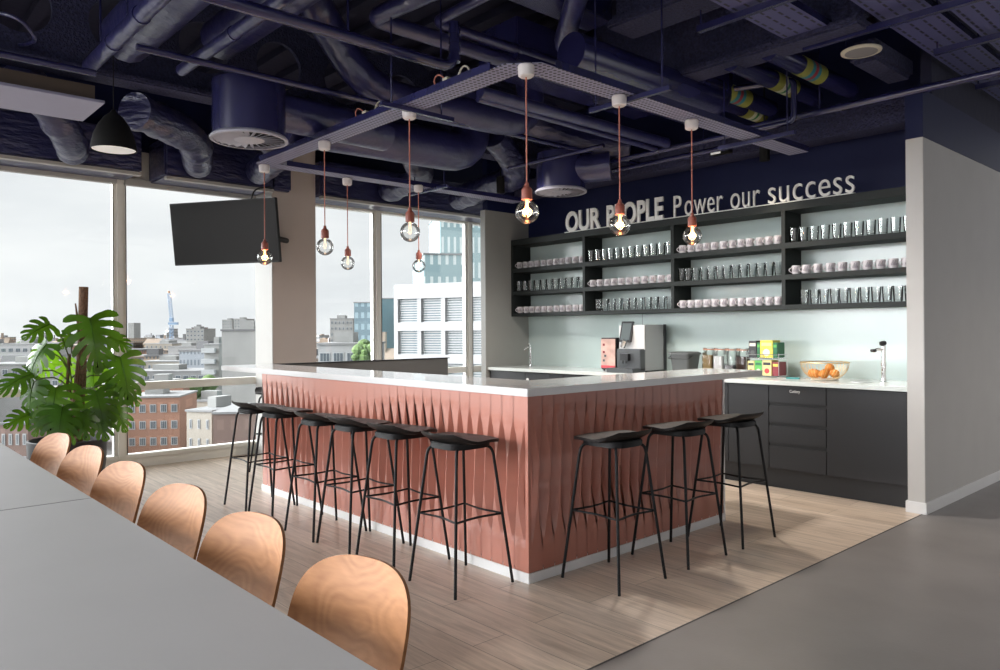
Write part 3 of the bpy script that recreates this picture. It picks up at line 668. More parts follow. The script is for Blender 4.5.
MB().tube(bend([(-.122, -.05, .18), (-.122, -.124, .15), (.122, -.124, .15), (.122, -.05, .18)], .03), .004, 6).build('handle', M['machb'], cd)
for k, (nm, mt, wd_) in enumerate((('oats', 'oat', 'golden oats'), ('sugar', 'sugar', 'white sugar'), ('pods', 'pods', 'grey pods'), ('beans', 'coffee', 'dark coffee beans'))):
    j = thing('storage_jar', 'square glass clip jar filled with %s on the worktop' % wd_, 'jar', (-4.065 + .12 * k, 6.43, WZ), 0, 'glass storage jars beside the tea rack')
    loft([rr(.047, .047, .015, .005), rr(.047, .047, .015, (.19, .18, .10, .18)[k])]).build('contents', M[mt], j)
    loft([rr(.053, .053, .016, 0), rr(.054, .054, .016, .17), rr(.05, .05, .016, .21), rr(.042, .042, .016, .225), rr(.042, .042, .016, .24)]).build('jar_body', M['jarglass'], j)
    loft([rr(.046, .046, .016, .24), rr(.046, .046, .016, .248)]).build('seal', M['lid'], j)
    loft([rr(.047, .047, .016, .248), rr(.045, .045, .016, .262)]).build('lid', M['jarglass'], j)
    MB().tube([(-.048, .02, .2), (-.052, 0, .25), (-.048, -.02, .2)], .002, 5).tube([(.048, .02, .2), (.052, 0, .25), (.048, -.02, .2)], .002, 5).build('clip', M['chrome'], j)
# tea rack
rk = thing('tea_rack', 'two-tier wire rack holding boxes of tea beside the jars', 'rack', (-3.475, 6.45, WZ))
rk.scale = (.84, .9, 1.04)
rm_ = MB()
for z in (.012, .165, .20):
    rm_.tube([(-.19, -.09, z), (.19, -.09, z), (.19, .09, z), (-.19, .09, z)], .003, 5, closed=True)
for xx in (-.19, .0, .19):
    for yy in (-.09, .09): rm_.tube([(xx, yy, 0), (xx, yy, .235 if xx < .1 else .21)], .003, 5)
for q in range(9): rm_.tube([(-.17 + q * .0425, -.09, .165), (-.17 + q * .0425, .09, .165)], .002, 4)
for q in range(9): rm_.tube([(-.17 + q * .0425, -.09, .008), (-.17 + q * .0425, .09, .008)], .002, 4)
rm_.build('wire_frame', M['chrome'], rk)
def teabox(x0, x1, y0, y1, z0, z1, mt, label, mk, mk2=None):
    t = thing('tea_box', label, 'tea box', (-3.475 + (x0 + x1) / 2 * .84, 6.45 + (y0 + y1) / 2, WZ + z0 * 1.04), 0, 'tea boxes on the wire rack')
    hx, hy, h = (x1 - x0) / 2 * .84, (y1 - y0) / 2 * .88, z1 - z0
    MB().box(-hx, hx, -hy, hy, 0, h).build('carton', M[mt], t, smooth=0, bevel=.001)
    MB().box(-hx * .8, hx * .8, -hy - .001, -hy + .001, h * .68, h * .86).build('printed_band', M[mk], t, smooth=0)
    if mk2: MB().lathe([(0, -.001), (hx * .55, -.001), (hx * .55, .001), (0, .001)], seg=12, mtx=Matrix.Translation((0, -hy, h * .3)) @ Matrix.Rotation(PI / 2, 4, 'X')).build('printed_picture', M[mk2], t, smooth=0)
teabox(-.18, -.10, -.08, .08, .016, .145, 'yellow2', 'cream and yellow tea box, leftmost on the lower tier', 'blackc', 'oat')
teabox(-.095, -.012, -.08, .08, .016, .15, 'green', 'bright green tea box on the lower tier', 'dgreen', 'whitec')
teabox(-.005, .10, -.08, .08, .016, .155, 'yellow2', 'yellow tea box with a red fruit picture on the lower tier', 'blackc', 'red')
teabox(.11, .18, -.08, .08, .016, .14, 'dred', 'dark red tea box, rightmost on the lower tier', 'yellow')
teabox(-.165, -.075, -.08, .08, .172, .325, 'blackc', 'black tea box standing on the upper tier', 'whitec', 'caddy')
teabox(-.07, -.035, -.075, .08, .172, .31, 'dgreen', 'thin dark green tea box between black and yellow on the upper tier', 'green')
teabox(-.03, .115, -.08, .08, .172, .33, 'yellow', 'large yellow tea box on the upper tier', 'yellow2', 'whitec')
teabox(.12, .165, -.08, .08, .172, .31, 'dgreen', 'dark green tea box at the right end of the upper tier', 'green')
tg = thing('serving_tongs', 'small teal handled tongs lying on the worktop before the fruit bowl', 'tongs', (-3.17, 6.33, WZ))
MB().box(-.05, .07, -.02, .02, 0, .014).build('handle', M['teal'], tg, smooth=0, bevel=.003)
MB().tube([(-.14, .01, .008), (-.05, 0, .008)], .006, 6).tube([(.07, 0, .008), (.15, .005, .006)], .004, 6).build('arms', M['chrome'], tg)
# bowl with oranges
BW = Vector((-2.905, 6.38, WZ))
bw = thing('wire_bowl', 'round gold wire bowl of oranges on the worktop', 'bowl', BW)
wm = MB(); Rb, hb = .195, .14
def br_(t): return .10 + (Rb - .10) * math.sin(t * PI / 2) ** .9
for k in range(36):
    a_ = 2 * PI * k / 36; wm.tube([(br_(t) * math.cos(a_ + t * .25), br_(t) * math.sin(a_ + t * .25), .012 + hb * t ** 1.25) for t in (0, .25, .5, .75, 1)], .0017, 4)
wm.build('wires', M['gold'], bw)
MB().tube([(Rb * math.cos(2 * PI * k / 32), Rb * math.sin(2 * PI * k / 32), .012 + hb) for k in range(32)], .0045, 6, closed=True).build('rim', M['gold'], bw)
MB().lathe([(0, 0), (.10, 0), (.115, .006), (.105, .012), (0, .012)], seg=24).build('foot', M['whitec'], bw)
om = None
for k, (dx, dy, dz, nm) in enumerate(((-.115, -.01, .016, 'leftmost orange in the gold wire bowl'), (-.05, -.075, .014, 'orange at the front left of the gold wire bowl'), (.03, -.085, .014, 'orange at the front middle of the gold wire bowl'), (.11, -.03, .018, 'orange at the front right of the gold wire bowl'), (.035, .03, .062, 'small topmost orange in the gold wire bowl'), (-.03, .07, .014, 'orange at the back of the gold wire bowl'))):
    o = thing('orange', nm, 'orange', BW + Vector((dx * .88, dy * .88, dz + .004)), k * 1.1, 'oranges in the wire bowl')
    if om is None:
        f = MB(); pr = [(0.0, .004)] + [(.040 * math.sin(PI * q / 12), .037 - .037 * math.cos(PI * q / 12)) for q in range(1, 12)] + [(0, .070)]
        f.lathe(pr, seg=18); om = f.build('peel', M['orange'], o); sm = MB().tube([(0, 0, .069), (.002, 0, .077)], .0035, 6).build('stalk', M['leafgreen'], o)
    else:
        for s0 in (om, sm): c = s0.copy(); COL.objects.link(c); c.parent = o
# taps
def tap(x, y, label, h, black):
    t = thing('tap', label, 'tap', (x, y, WZ))
    MB().lathe([(.032, 0), (.032, .008), (.021, .014), (.019, .03)], seg=18).build('base', M['chrome'], t)
    MB().tube([(0, 0, .02), (0, 0, h)], .0175, 14).tube([(0, 0, h * .45), (0, 0, h * .55)], .021, 14).build('column', M['chrome'], t)
    if black:
        MB().tube(bend([(0, 0, h - .035), (-.03, -.04, h - .03), (-.05, -.075, h - .045)], .02), .013, 10).build('spout', M['chrome'], t)
        MB().lathe([(0, -.012), (.02, -.012), (.026, .0), (.02, .012), (0, .014)], (-.05, -.075, h - .04), 14).build('nozzle', M['machb'], t)
        MB().lathe([(0, 0), (.014, 0), (.028, .012), (.026, .03), (0, .038)], (0, -.005, h), 14, Matrix.Translation((0, -.005, h)) @ Matrix.Rotation(.45, 4, 'X')).build('lever_head', M['machb'], t)
    else:
        MB().tube(bend([(0, 0, h), (0, -.03, h + .015), (-.03, -.09, h - .03)], .03), .011, 10).build('spout', M['chrome'], t)
        MB().tube([(0, 0, h), (.01, -.05, h + .055)], .009, 8).build('lever', M['chrome'], t)
tap(-2.43, 6.40, 'chrome boiling water tap with black heads at the right of the worktop', .30, True)
tag(MB().lathe([(0, .0), (.085, .0), (.085, .004), (.07, .005), (0, .002)], (-2.585, 6.34, WZ), 24).build('drain_plate', M['steel']), 'round chrome drip drain set in the worktop beside the boiling tap', 'drain')
tap(-6.52, 6.40, 'slim chrome mixer tap at the left end of the worktop', .24, False)
MBs = thing('preserve_jar', 'small clear jar half hidden behind the white partition at the worktop end', 'jar', (-2.175, 6.33, WZ))
MB().lathe([(0, 0), (.04, 0), (.043, .01), (.043, .09), (.035, .105), (.035, .115)], seg=16).build('glass_body', M['jarglass'], MBs)
MB().lathe([(0, .115), (.038, .115), (.038, .13), (0, .132)], seg=16).build('lid', M['chrome'], MBs)
for xs_ in (-6.3, -6.12): pass

# ------------------------------------------------------------------ television
tl, tr_, bl, brr = far(170, 203, 7.62), far(276, 198, 7.28), far(174, 266, 7.70), far(278.5, 262, 7.36)
ctr = (tl + tr_ + bl + brr) / 4; ex = ((tr_ - tl) + (brr - bl)).normalized(); ex.z = 0; ex.normalize()
ez = ((tl - bl) + (tr_ - brr)).normalized(); ez = (ez - ex * ez.dot(ex)).normalized(); ey = ez.cross(ex)
mt_ = Matrix.Identity(4)
for i, v in enumerate((ex, ey, ez)):
    for j in range(3): mt_[j][i] = v[j]
for j in range(3): mt_[j][3] = ctr[j]
hw_, hh_ = ((tr_ - tl).length + (brr - bl).length) / 4, ((tl - bl).length + (tr_ - brr).length) / 4
tv = thing('television', 'black wall-mounted flat television tilted down beside the window column', 'television', ctr)
MB().box(-hw_, hw_, -.0, .045, -hh_, hh_, mt_).build('casing', M['tvb'], tv, world=True, smooth=0, bevel=.004)
MB().box(-hw_ + .012, hw_ - .012, -.002, .001, -hh_ + .018, hh_ - .012, mt_).build('screen', M['tvs'], tv, world=True, smooth=0)
bk = mt_ @ Vector((0.25, .05, 0))
MB().tube([bk, Vector((-7.69, 3.8, bk.z))], .03, 8).box(-.15, .35, .045, .06, -.12, .12, mt_).build('wall_bracket', M['tvb'], tv, world=True, smooth=0)
MB().tube(bend([mt_ @ Vector((.32, .03, hh_ - .02)), mt_ @ Vector((.34, .08, hh_ + .1)), mt_ @ Vector((.44, .2, hh_ + .12))], .06), .008, 6).build('cable', M['tvb'], tv, world=True)

# ------------------------------------------------------------------ pendants
def make_pendant(lit):
    r = thing('pendant_light', 'x', 'pendant light', (0, 0, 0), 0, 'bare bulb pendants over the bar')
    MB().lathe([(.034, 0), (.044, .008), (.047, .058), (.042, .066), (0, .066)], (0, 0, 0), 20).build('canopy', M['canopy'], r)
    MB().tube([(0, 0, 0.002), (0, 0, -.585)], .0042, 6).build('cord', M['cord'], r)
    MB().lathe([(0, -.575), (.010, -.58), (.014, -.60), (.027, -.612), (.030, -.62), (.030, -.672), (.025, -.674), (0, -.674)], (0, 0, 0), 18).build('socket', M['copper'], r)
    R_ = .0655; cz = -.74; pr = [(.022, -.668), (.023, -.685)]
    for q in range(2, 17): a_ = PI * q / 16 + .12; a_ = min(a_, PI); pr.append((max(R_ * math.sin(a_), .0001), cz + R_ * math.cos(a_)))
    pr.append((0, cz - R_))
    b_ = MB().lathe(pr, (0, 0, 0), 22); b_.f = [f for f in b_.f if len(f) == 4]; b_.fm = [0] * len(b_.f)
    bulb = b_.build('bulb', M['bulb'], r)
    f = MB().tube([(0, 0, -.672), (0, 0, -.70)], .008, 8)
    for k in range(4):
        a_ = k * PI / 2 + .4; f.tube([(.006 * math.cos(a_), .006 * math.sin(a_), -.70), (.012 * math.cos(a_), .012 * math.sin(a_), -.73), (.006 * math.cos(a_), .006 * math.sin(a_), -.755)], .0030 if lit else .0014, 5)
    f.build('filament', M['filament'] if lit else M['filoff'], bulb)
    return r
PD = [(-6.22, 2.868, 1, 'glowing pendant bulb hanging in front of the television'), (-5.155, 2.862, 0, 'unlit pendant bulb hanging in front of the window beside the column edge'),
      (-6.25, 3.71, 0, 'small unlit pendant bulb with a short copper cord, hanging left of the middle window mullion'), (-4.04, 2.865, 0, 'unlit pendant bulb, larger of the two hanging close together before the right window'),
      (-6.10, 4.43, 0, 'unlit pendant bulb, smallest and furthest, hanging lowest before the glass towers'), (-2.953, 2.877, 1, 'glowing pendant bulb at the corner of the bar, largest of all'),
      (-2.959, 3.69, 1, 'glowing pendant bulb in front of the word PEOPLE'), (-2.972, 4.50, 1, 'glowing pendant bulb in front of the word Power, nearest the white partition')]
pl, pu = make_pendant(True), make_pendant(False); fl = fu = True
for x, y, lit, l in PD:
    src = pl if lit else pu
    if (lit and fl) or (not lit and fu): o = src
    else: o = copy_tree(src)
    if lit: fl = False
    else: fu = False
    o.location = (x, y, 2.76); o['label'] = l
    if lit: lamp('bulb_light', 'POINT', (x, y, 2.02), 3.0, (1, .55, .25), .03)

# perforated lighting tray over the bar
def trayseg(name, label, x0, x1, y0, y1, z, mt, cat='cable tray', side='navy', group=None):
    t = thing(name, label, cat, ((x0 + x1) / 2, (y0 + y1) / 2, z), 0, group)
    hx, hy = (x1 - x0) / 2, (y1 - y0) / 2
    MB().box(-hx, hx, -hy, hy, 0, .003).build('perforated_base', M[mt], t, smooth=0)
    f = MB()
    if x1 - x0 > y1 - y0: f.box(-hx, hx, -hy - .002, -hy, 0, .045).box(-hx, hx, hy, hy + .002, 0, .045)
    else: f.box(-hx - .002, -hx, -hy, hy, 0, .045).box(hx, hx + .002, -hy, hy, 0, .045)
    f.build('side_flange', M[side], t, smooth=0)
    return t
TZ = 2.828
trayseg('cable_tray', 'perforated cable tray carrying pendants above the long side of the bar', -6.12, -3.14, 2.78, 2.95, TZ, 'tray')
trayseg('cable_tray', 'perforated cable tray carrying pendants above the right side of the bar', -3.045, -2.875, 3.03, 6.05, TZ, 'tray')
trayseg('cable_tray', 'perforated cable tray carrying the small pendants nearest the windows', -6.29, -6.12, 3.03, 5.9, TZ, 'tray')
for pts, l in (([(-3.14, 2.78), (-3.02, 2.78), (-2.875, 2.92), (-2.875, 3.03), (-3.045, 3.03), (-3.045, 3.0), (-3.09, 2.95), (-3.14, 2.95)], 'perforated tray corner piece above the bar corner'), ([(-6.12, 2.78), (-6.2, 2.78), (-6.29, 2.87), (-6.29, 3.03), (-6.12, 3.03)], 'perforated tray corner piece above the window end of the bar')):
    tag(MB().prism(pts, TZ, TZ + .004).build('tray_corner', M['tray'], smooth=0), l, 'cable tray')
def channel(p, q, rods, label, size=.02):
    p, q = Vector(p), Vector(q); t = thing('support_channel', label, 'support channel', (p + q) / 2)
    MB().tube([p, q], size, 4).build('channel', M['navy'], t, world=True, smooth=0)
    for r_ in rods: MB().tube([r_, (r_[0], r_[1], SLAB)], .006, 5).build('hanger_rod', M['navy'], t, world=True)
channel((-4.0, 2.62, TZ - .02), (-4.0, 3.2, TZ - .02), [(-4.0, 2.70, TZ), (-4.0, 3.1, TZ)], 'short channel under the tray near the middle pendant')
channel((-3.25, 3.75, TZ - .02), (-2.62, 3.75, TZ - .02), [(-3.2, 3.75, TZ), (-2.68, 3.75, TZ)], 'short channel under the tray between the two right pendants')
channel((-3.25, 5.3, TZ - .02), (-2.62, 5.3, TZ - .02), [(-3.2, 5.3, TZ), (-2.68, 5.3, TZ)], 'short channel under the tray near the slogan wall')
channel((-6.5, 4.6, TZ - .02), (-5.85, 4.6, TZ - .02), [(-6.4, 4.6, TZ), (-5.9, 4.6, TZ)], 'short channel under the tray near the right windows')
for x, y, l in ((-4.55, 2.87, 'cream lighting driver box with looped wires on the tray, left one'), (-3.62, 2.87, 'cream lighting driver box with looped wires on the tray, right one')):
    t = thing('driver_box', l, 'driver box', (x, y, TZ + .003))
    MB().box(-.09, .09, -.03, .03, 0, .04).box(-.05, .0, -.02, .02, .04, .10).build('housing', M['cream'], t, smooth=0, bevel=.003)
    MB().box(0, .06, -.02, .02, .04, .08).build('terminal_block', M['machb'], t, smooth=0)
    MB().tube(bend([(.06, 0, .05), (.1, .02, .15), (.17, .02, .12), (.18, 0, .0)], .05), .006, 6).build('wire_loop', M['cream'], t)
    MB().tube(bend([(-.09, 0, .02), (-.13, -.03, .1), (-.06, -.04, .13), (-.02, 0, .08)], .04), .005, 6).build('wire_loop', M['cord'], t)

# ------------------------------------------------------------------ ceiling services
def pipe(name, pts, r, mt, label, cat, seg=14, rad=.12, clamps=0, rods=(), ribs=0):
    pts = [Vector(p) for p in pts]; path = bend(pts, rad)
    if not clamps and not rods and not ribs:
        return tag(MB().tube(path, r, seg).build(name, M[mt], smooth=60), label, cat)
    t = thing(name, label, cat, pts[0]); MB().tube(path, r, seg).build('run', M[mt], t, world=True, smooth=60)
    for k in range(clamps):
        f = (k + 1) / (clamps + 1); p = pts[0].lerp(pts[-1], f) if len(pts) == 2 else pts[1].lerp(pts[-1], f); d = (pts[-1] - pts[-2]).normalized() * .02
        MB().tube([p - d, p + d], r * 1.14, seg).build('collar', M[mt], t, world=True)
    for p in rods: MB().tube([p, (p[0], p[1], SLAB)], .007, 5).build('hanger_rod', M['navy'], t, world=True)
    return t
# spray-coated cellular beams with round openings
def cell_beam(x, y0, y1, zb, zt, label, pitch=.62, hr=.2, first_h=.3):
    t = thing('steel_beam', label, 'beam', (x, (y0 + y1) / 2, zb))
    MB().box(x - .11, x + .11, y0, y1, zb, zb + .05).build('bottom_flange', M['rough'], t, world=True, smooth=0, bevel=.012)
    MB().box(x - .11, x + .11, y0, y1, zt - .05, zt).build('top_flange', M['rough'], t, world=True, smooth=0)
    w_ = MB(); z0, z1 = zb + .05, zt - .05; zc = (z0 + z1) / 2; n = int((y1 - y0) / pitch); S = 24
    for k in range(n):
        a_, b_ = y0 + k * pitch, y0 + (k + 1) * pitch; yc = (a_ + b_) / 2; ring = []; sq = []
        for s in range(S):
            q = 2 * PI * s / S; cy, cz = math.cos(q), math.sin(q); ring.append((yc + hr * cy, zc + hr * cz)); e = 1 / max(abs(cy) / (pitch / 2), abs(cz) / ((z1 - z0) / 2)); sq.append((yc + cy * e, zc + cz * e))
        for xs in (x - .02, x + .02):
            for s in range(S): s2 = (s + 1) % S; w_.add([(xs, *ring[s]), (xs, *ring[s2]), (xs, *sq[s2]), (xs, *sq[s])], [(0, 1, 2, 3)])
        for s in range(S): s2 = (s + 1) % S; w_.add([(x - .02, *ring[s]), (x - .02, *ring[s2]), (x + .02, *ring[s2]), (x + .02, *ring[s])], [(0, 1, 2, 3)])
        for (cy_, cz_) in ((-1, -1), (1, -1), (1, 1), (-1, 1)): pass
    w_.build('web', M['rough'], t, world=True, smooth=0)
cell_beam(-5.90, -4.9, 6.6, 3.19, SLAB - .05, 'sprayed cellular steel beam with round openings nearest the windows')
def solid_beam(x0, x1, y0, y1, z0, z1, label):
    t = thing('coated_beam', label, 'beam', ((x0 + x1) / 2, (y0 + y1) / 2, z0))
    MB().box(x0, x1, y0, y1, z0, z0 + .06).box(x0, x1, (y0 + y1) / 2 - .05, (y0 + y1) / 2 + .05, z0 + .06, z1).build('flange', M['rough'], t, world=True, smooth=0, bevel=.015)
    return t
q = at(640, 88, 3.30); solid_beam(-4.2, -1.98, q.y, q.y + .24, 3.30, SLAB - .02, 'rough sprayed beam crossing left to right in front of the labelled pipes')
q = at(720, 45, 3.38); solid_beam(-3.3, -2.55, q.y - .75, q.y - .45, 3.42, SLAB - .02, 'rough sprayed beam at the top of the view')
tag(MB().box(-2.36, -2.15, 5.6, 6.3, 3.30, 3.46).build('sprayed_bracket', M['rough'], smooth=0, bevel=.03), 'rough sprayed stub beam near the partition head', 'beam')
# rainwater and sprinkler pipes
pipe('sprinkler_pipe', [(-5.50, Y0 + .2, 3.1), (-5.50, 1.36, 3.1)], .022, 'navy', 'thin sprinkler pipe at the far upper left', 'pipe')
pipe('sprinkler_pipe', [(-4.83, 1.42, 3.1), (-4.83, 6.5, 3.1)], .022, 'navy', 'thin sprinkler pipe passing in front of the large round diffuser', 'pipe', clamps=3)
pipe('sprinkler_pipe', [(-3.855, -3, 3.1), (-3.855, 3.1, 3.1), (-3.855, 3.1, 3.4)], .035, 'navy', 'straight sprinkler main crossing to the bar tray', 'pipe', clamps=4, rods=[(-3.855, 2.3, 3.1)])
pipe('drain_pipe', [(-.2, 1.39, 3.2), (-5.69, 1.37, 3.2)], .048, 'foil', 'smooth lavender-lit pipe with collars at the upper left', 'pipe', clamps=9, rods=[(-4.9, 1.39, 3.22), (-5.45, 1.38, 3.22)])
pipe('insulated_duct', [(-.2, 1.60, 3.42), (-5.6, 1.58, 3.42)], .17, 'foil', 'foil wrapped duct alongside the collared pipe at the upper left', 'duct')
pipe('drain_pipe', [(-.2, 1.93, 3.2), (-5.36, 1.87, 3.2)], .040, 'foil', 'second smooth pipe running left of the round diffuser', 'pipe', clamps=5)
pipe('insulated_duct', [(-.2, 2.12, 3.42), (-5.2, 2.08, 3.42)], .14, 'foil', 'second foil wrapped duct above the pipe by the round diffuser', 'duct')
pipe('spiral_duct', [at(303, -25, 3.80), at(318, 12, 3.74), (-4.93, 3.12, 3.2), (-4.80, 4.72, 3.2), (-4.80, 4.72, 3.7)], .125, 'foil', 'round duct bending at the centre above the pendants', 'duct', seg=20, rad=.35)
pipe('spiral_duct', [(-5.58, 2.75, 3.05), (-5.55, 3.4, 3.05), (-5.5, 4.62, 3.05), (-5.5, 4.62, 3.6)], .18, 'foil', 'fat round duct dipping above the right windows', 'duct', seg=22, rad=.30)
def x_line(px, py, z, y0, y1): q = at(px, py, z); return [(q.x, y0 if y0 is not None else q.y, z), (q.x, y1, z)]
q = at(372, 18, 3.42); pipe('insulated_pipe', [at(455, -18, 3.42), q, (q.x, 6.3, 3.42)], .055, 'foil', 'pale insulated pipe with an elbow at the top centre', 'pipe', rad=.1)
q = at(435, 22, 3.5); pipe('insulated_pipe', [at(500, -12, 3.5), q, (q.x + .02, 6.3, 3.5)], .035, 'foil', 'thinner insulated pipe with an elbow right of the pale one', 'pipe', rad=.08, clamps=3)
q = at(480, 92, 3.06); pipe('copper_pipe', [q, (q.x, 5.7, 3.06)], .045, 'foil', 'upper of two parallel pipes under the bar tray', 'pipe')
q = at(478, 99, 3.02); pipe('copper_pipe', [q, (q.x - .02, 5.6, 3.0)], .022, 'foil', 'thin lower pipe of the parallel pair under the bar tray', 'pipe')
q = at(600, 62, 3.25); pipe('supply_duct', [(q.x, q.y - .3, 3.25), (q.x + .02, at(712, 104, 3.25).y, 3.25), (q.x + .02, at(712, 104, 3.25).y, 3.8)], .13, 'navy', 'dark smooth duct ending left of the labelled pipes', 'duct', seg=20, rad=.12)
q = at(562, -5, 3.5); pipe('supply_duct', [at(585, -30, 3.6), at(562, 48, 3.45), (at(562, 48, 3.45).x, 5.8, 3.45)], .075, 'foil', 'elbowed pipe wrapped in foil at top centre right', 'duct', rad=.15)
tag(MB().box(-4.55, -4.1, 3.9, 5.9, 3.42, 3.75).build('rectangular_duct', M['navy'], smooth=0, bevel=.01), 'rectangular navy duct behind the corner pendant', 'duct')
tag(MB().box(-3.75, -3.5, 3.4, 4.3, 3.62, 3.98).build('rectangular_duct', M['navy'], smooth=0, bevel=.01), 'short square navy duct dropping at the top centre', 'duct')
# labelled pipes
for px, py, bm, z, l in ((735, 95, 'bandA', 3.34, 'navy pipe with a teal and red banded label, left of the group'), (752, 112, 'bandB', 3.34, 'navy pipe with a white and green banded label, lowest of the group'), (782, 84, 'bandB', 3.34, 'fat navy pipe with a white and green banded label in the middle'), (809, 70, 'bandA', 3.34, 'navy pipe with a teal and red banded label, highest of the group')):
    q = at(px, py, z); r_ = .07
    t = thing('labelled_pipe', l, 'pipe', (q.x, q.y, z))
    MB().tube([(q.x, 4.98, z), (q.x, 6.32, z)], r_, 18).build('run', M['navy'], t, world=True)
    MB().tube([(q.x, q.y - .17, z), (q.x, q.y + .17, z)], r_ + .003, 18).build('banded_label', M[bm], t, world=True)
pipe('conduit_pipe', [at(722, 134, 3.12), (at(722, 134, 3.12).x + 5.3, 5.98, 3.12)], .03, 'navy', 'long conduit crossing above the slogan towards the right', 'pipe', clamps=4, rods=[(-2.75, 5.98, 3.12)])
pipe('conduit_pipe', [(-4.9, 5.75, 3.02), (-2.85, 5.75, 3.02), (-2.85, 5.75, 3.35), (-3.55, 5.5, 3.35)], .024, 'navy', 'bent conduit rising left of the labelled pipes', 'pipe', rad=.05)
pipe('conduit_pipe', [(-5.6, 6.1, 3.02), (-3.4, 6.1, 3.02)], .025, 'navy', 'conduit running above the word OUR', 'pipe', rods=[(-5.2, 6.1, 3.02), (-3.9, 6.1, 3.02)])
pipe('conduit_pipe', [(-5.6, 5.2, 3.02), (-4.35, 5.2, 3.02)], .02, 'navy', 'short conduit left of the small round diffuser', 'pipe')
tag(MB().box(-6.75, -2.1, 6.35, 6.62, 3.0, 3.2).build('wall_trunking', M['rough'], smooth=0, bevel=.01), 'rough navy boxed trunking along the top of the slogan wall', 'trunking')
# slotted cable trays upper right
for k, (x, y0, y1) in enumerate(((-2.33, 2.2, 5.0), (-2.16, 5.06, 5.2), (-1.80, 2.2, 9.5), (-1.42, 2.2, 9.5), (-1.04, 2.2, 9.5), (-.60, 2.2, 9.5), (-.2, 2.2, 9.5))):
    trayseg('slotted_tray', 'slotted navy cable tray at the upper right, %s from the left' % ORD[k], x - .15, x + .15, y0, y1, 3.34 if k != 2 else 3.37, 'trayb', group='slotted cable trays at the upper right')
for k, (x0, x1, yv) in enumerate(((-2.72, -1.2, 4.2), (-2.42, -1.3, 5.03), (-1.85, -.1, 5.8), (-1.9, -.1, 6.9), (-2.72, -.8, 3.4))):
    channel((x0, yv, 3.30), (x1, yv, 3.30), [(x0 + .02, yv, 3.3), (x1 - .02, yv, 3.3)], 'navy channel under the slotted trays, %s from the slogan wall' % ('fourth', 'third', 'second', 'nearest', 'fifth')[k], .028)
# round swirl diffusers
def drum(c, r, h, label, spig):
    t = thing('swirl_diffuser', label, 'air diffuser', c)
    MB().lathe([(r, .03), (r, h), (r - .01, h + .004), (0, h + .004)], seg=36).build('drum', M['navy'], t)
    MB().lathe([(r * .985, .0), (r + .016, .0), (r + .018, .014), (r + .002, .03), (r * .97, .03)], seg=36, cap=False).build('rim', M['grille'], t)
    MB().lathe([(0, .02), (r * .98, .02), (r * .98, .024), (0, .024)], seg=36).build('back_plate', M['dark'], t)
    hub = MB().lathe([(0, .002), (r * .42, .002), (r * .42, .010), (0, .010)], seg=28).build('hub', M['grille'], t)
    for k in range(24):
        a_ = 2 * PI * k / 24; m_ = Matrix.Rotation(a_, 4, 'Z') @ Matrix.Rotation(.28, 4, 'Z') @ Matrix.Translation((r * .68, 0, .010)) @ Matrix.Rotation(.5, 4, 'X')
        MB().box(-r * .29, r * .29, -r * .062, r * .062, -.0015, .0015, m_).build('vane', M['grille'], t, smooth=0)
    MB().tube([Vector(p) for p in spig], .14, 20).build('spigot', M['foil'], t, world=True)
drum((-5.16, 2.27, 2.735), .25, .40, 'large round navy swirl diffuser at the upper left', [(-5.16, 2.40, 2.99), (-5.30, 3.5, 3.02)])
drum((-5.12, 5.46, 2.735), .24, .38, 'smaller round navy swirl diffuser above the word OUR', [(-5.0, 5.5, 2.95), (-4.70, 5.72, 2.97)])
# dome pendant lamp
t = thing('dome_pendant', 'black dome pendant lamp with white inside hanging before the left window', 'pendant lamp', (-5.24, 1.40, 2.545))
pr = [(.135, 0), (.133, .03), (.118, .10), (.09, .165), (.055, .215), (.02, .245), (.012, .26), (0, .262)]
MB().lathe(pr, seg=32, cap=False).build('shade', M['lampblk'], t)
MB().lathe([(0, .012), (.128, .006), (.1285, .0075), (0, .014)], seg=32).build('diffuser', M['lampin'], t)
MB().tube([(0, 0, .25), (0, 0, .61)], .003, 5).build('cord', M['lampblk'], t)
# fan coil casing
t = thing('fan_coil_unit', 'pale lavender metal fan coil casing at the upper left edge', 'fan coil unit', (-6.1, .3, 3.0))
MB().box(-6.43, -5.82, -1.2, 1.50, 3.0, 3.02).build('base_panel', M['fan'], t, world=True, smooth=0, bevel=.003)
MB().box(-6.38, -5.88, -1.15, 1.45, 3.02, 3.13).build('casing', M['fanedge'], t, world=True, smooth=0)
# flexible ducts
def flex(pts, r, label):
    path = bend([Vector(p) for p in pts], .35, 10); fine = []
    for i in range(len(path) - 1):
        n = max(1, int((path[i + 1] - path[i]).length / .03))
        for k in range(n): fine.append(path[i].lerp(path[i + 1], k / n))
    fine.append(path[-1]); rs = [r * (1 + .022 * math.sin(i * 1.9) + .16 * noise.noise(p * 7)) for i, p in enumerate(fine)]
    return tag(MB().tube(fine, rs, 18).build('flexible_duct', M['foilwrap'], smooth=60), label, 'duct')
flex([(-6.55, 1.1, 3.35), (-6.9, 1.5, 3.0), (-7.3, 1.62, 2.95)], .13, 'crumpled flexible duct drooping under the fan coil casing')
flex([(-5.98, 1.74, 3.03), (-6.2, 2.05, 3.03), (-6.6, 2.42, 3.04), (-7.45, 2.75, 3.02)], .135, 'crumpled flexible duct curving down beside the large round diffuser')
flex([(-5.9, 2.6, 3.1), (-6.5, 3.2, 3.05), (-7.5, 3.4, 3.05)], .13, 'crumpled flexible duct above the television')
flex([(-5.9, 4.0, 3.3), (-6.6, 4.9, 3.04), (-7.5, 5.0, 3.04)], .13, 'crumpled flexible duct above the middle window mullion')
flex([(-5.5, 4.9, 3.3), (-5.8, 5.6, 3.05), (-7.4, 6.0, 3.05)], .14, 'crumpled flexible duct above the right end of the windows')
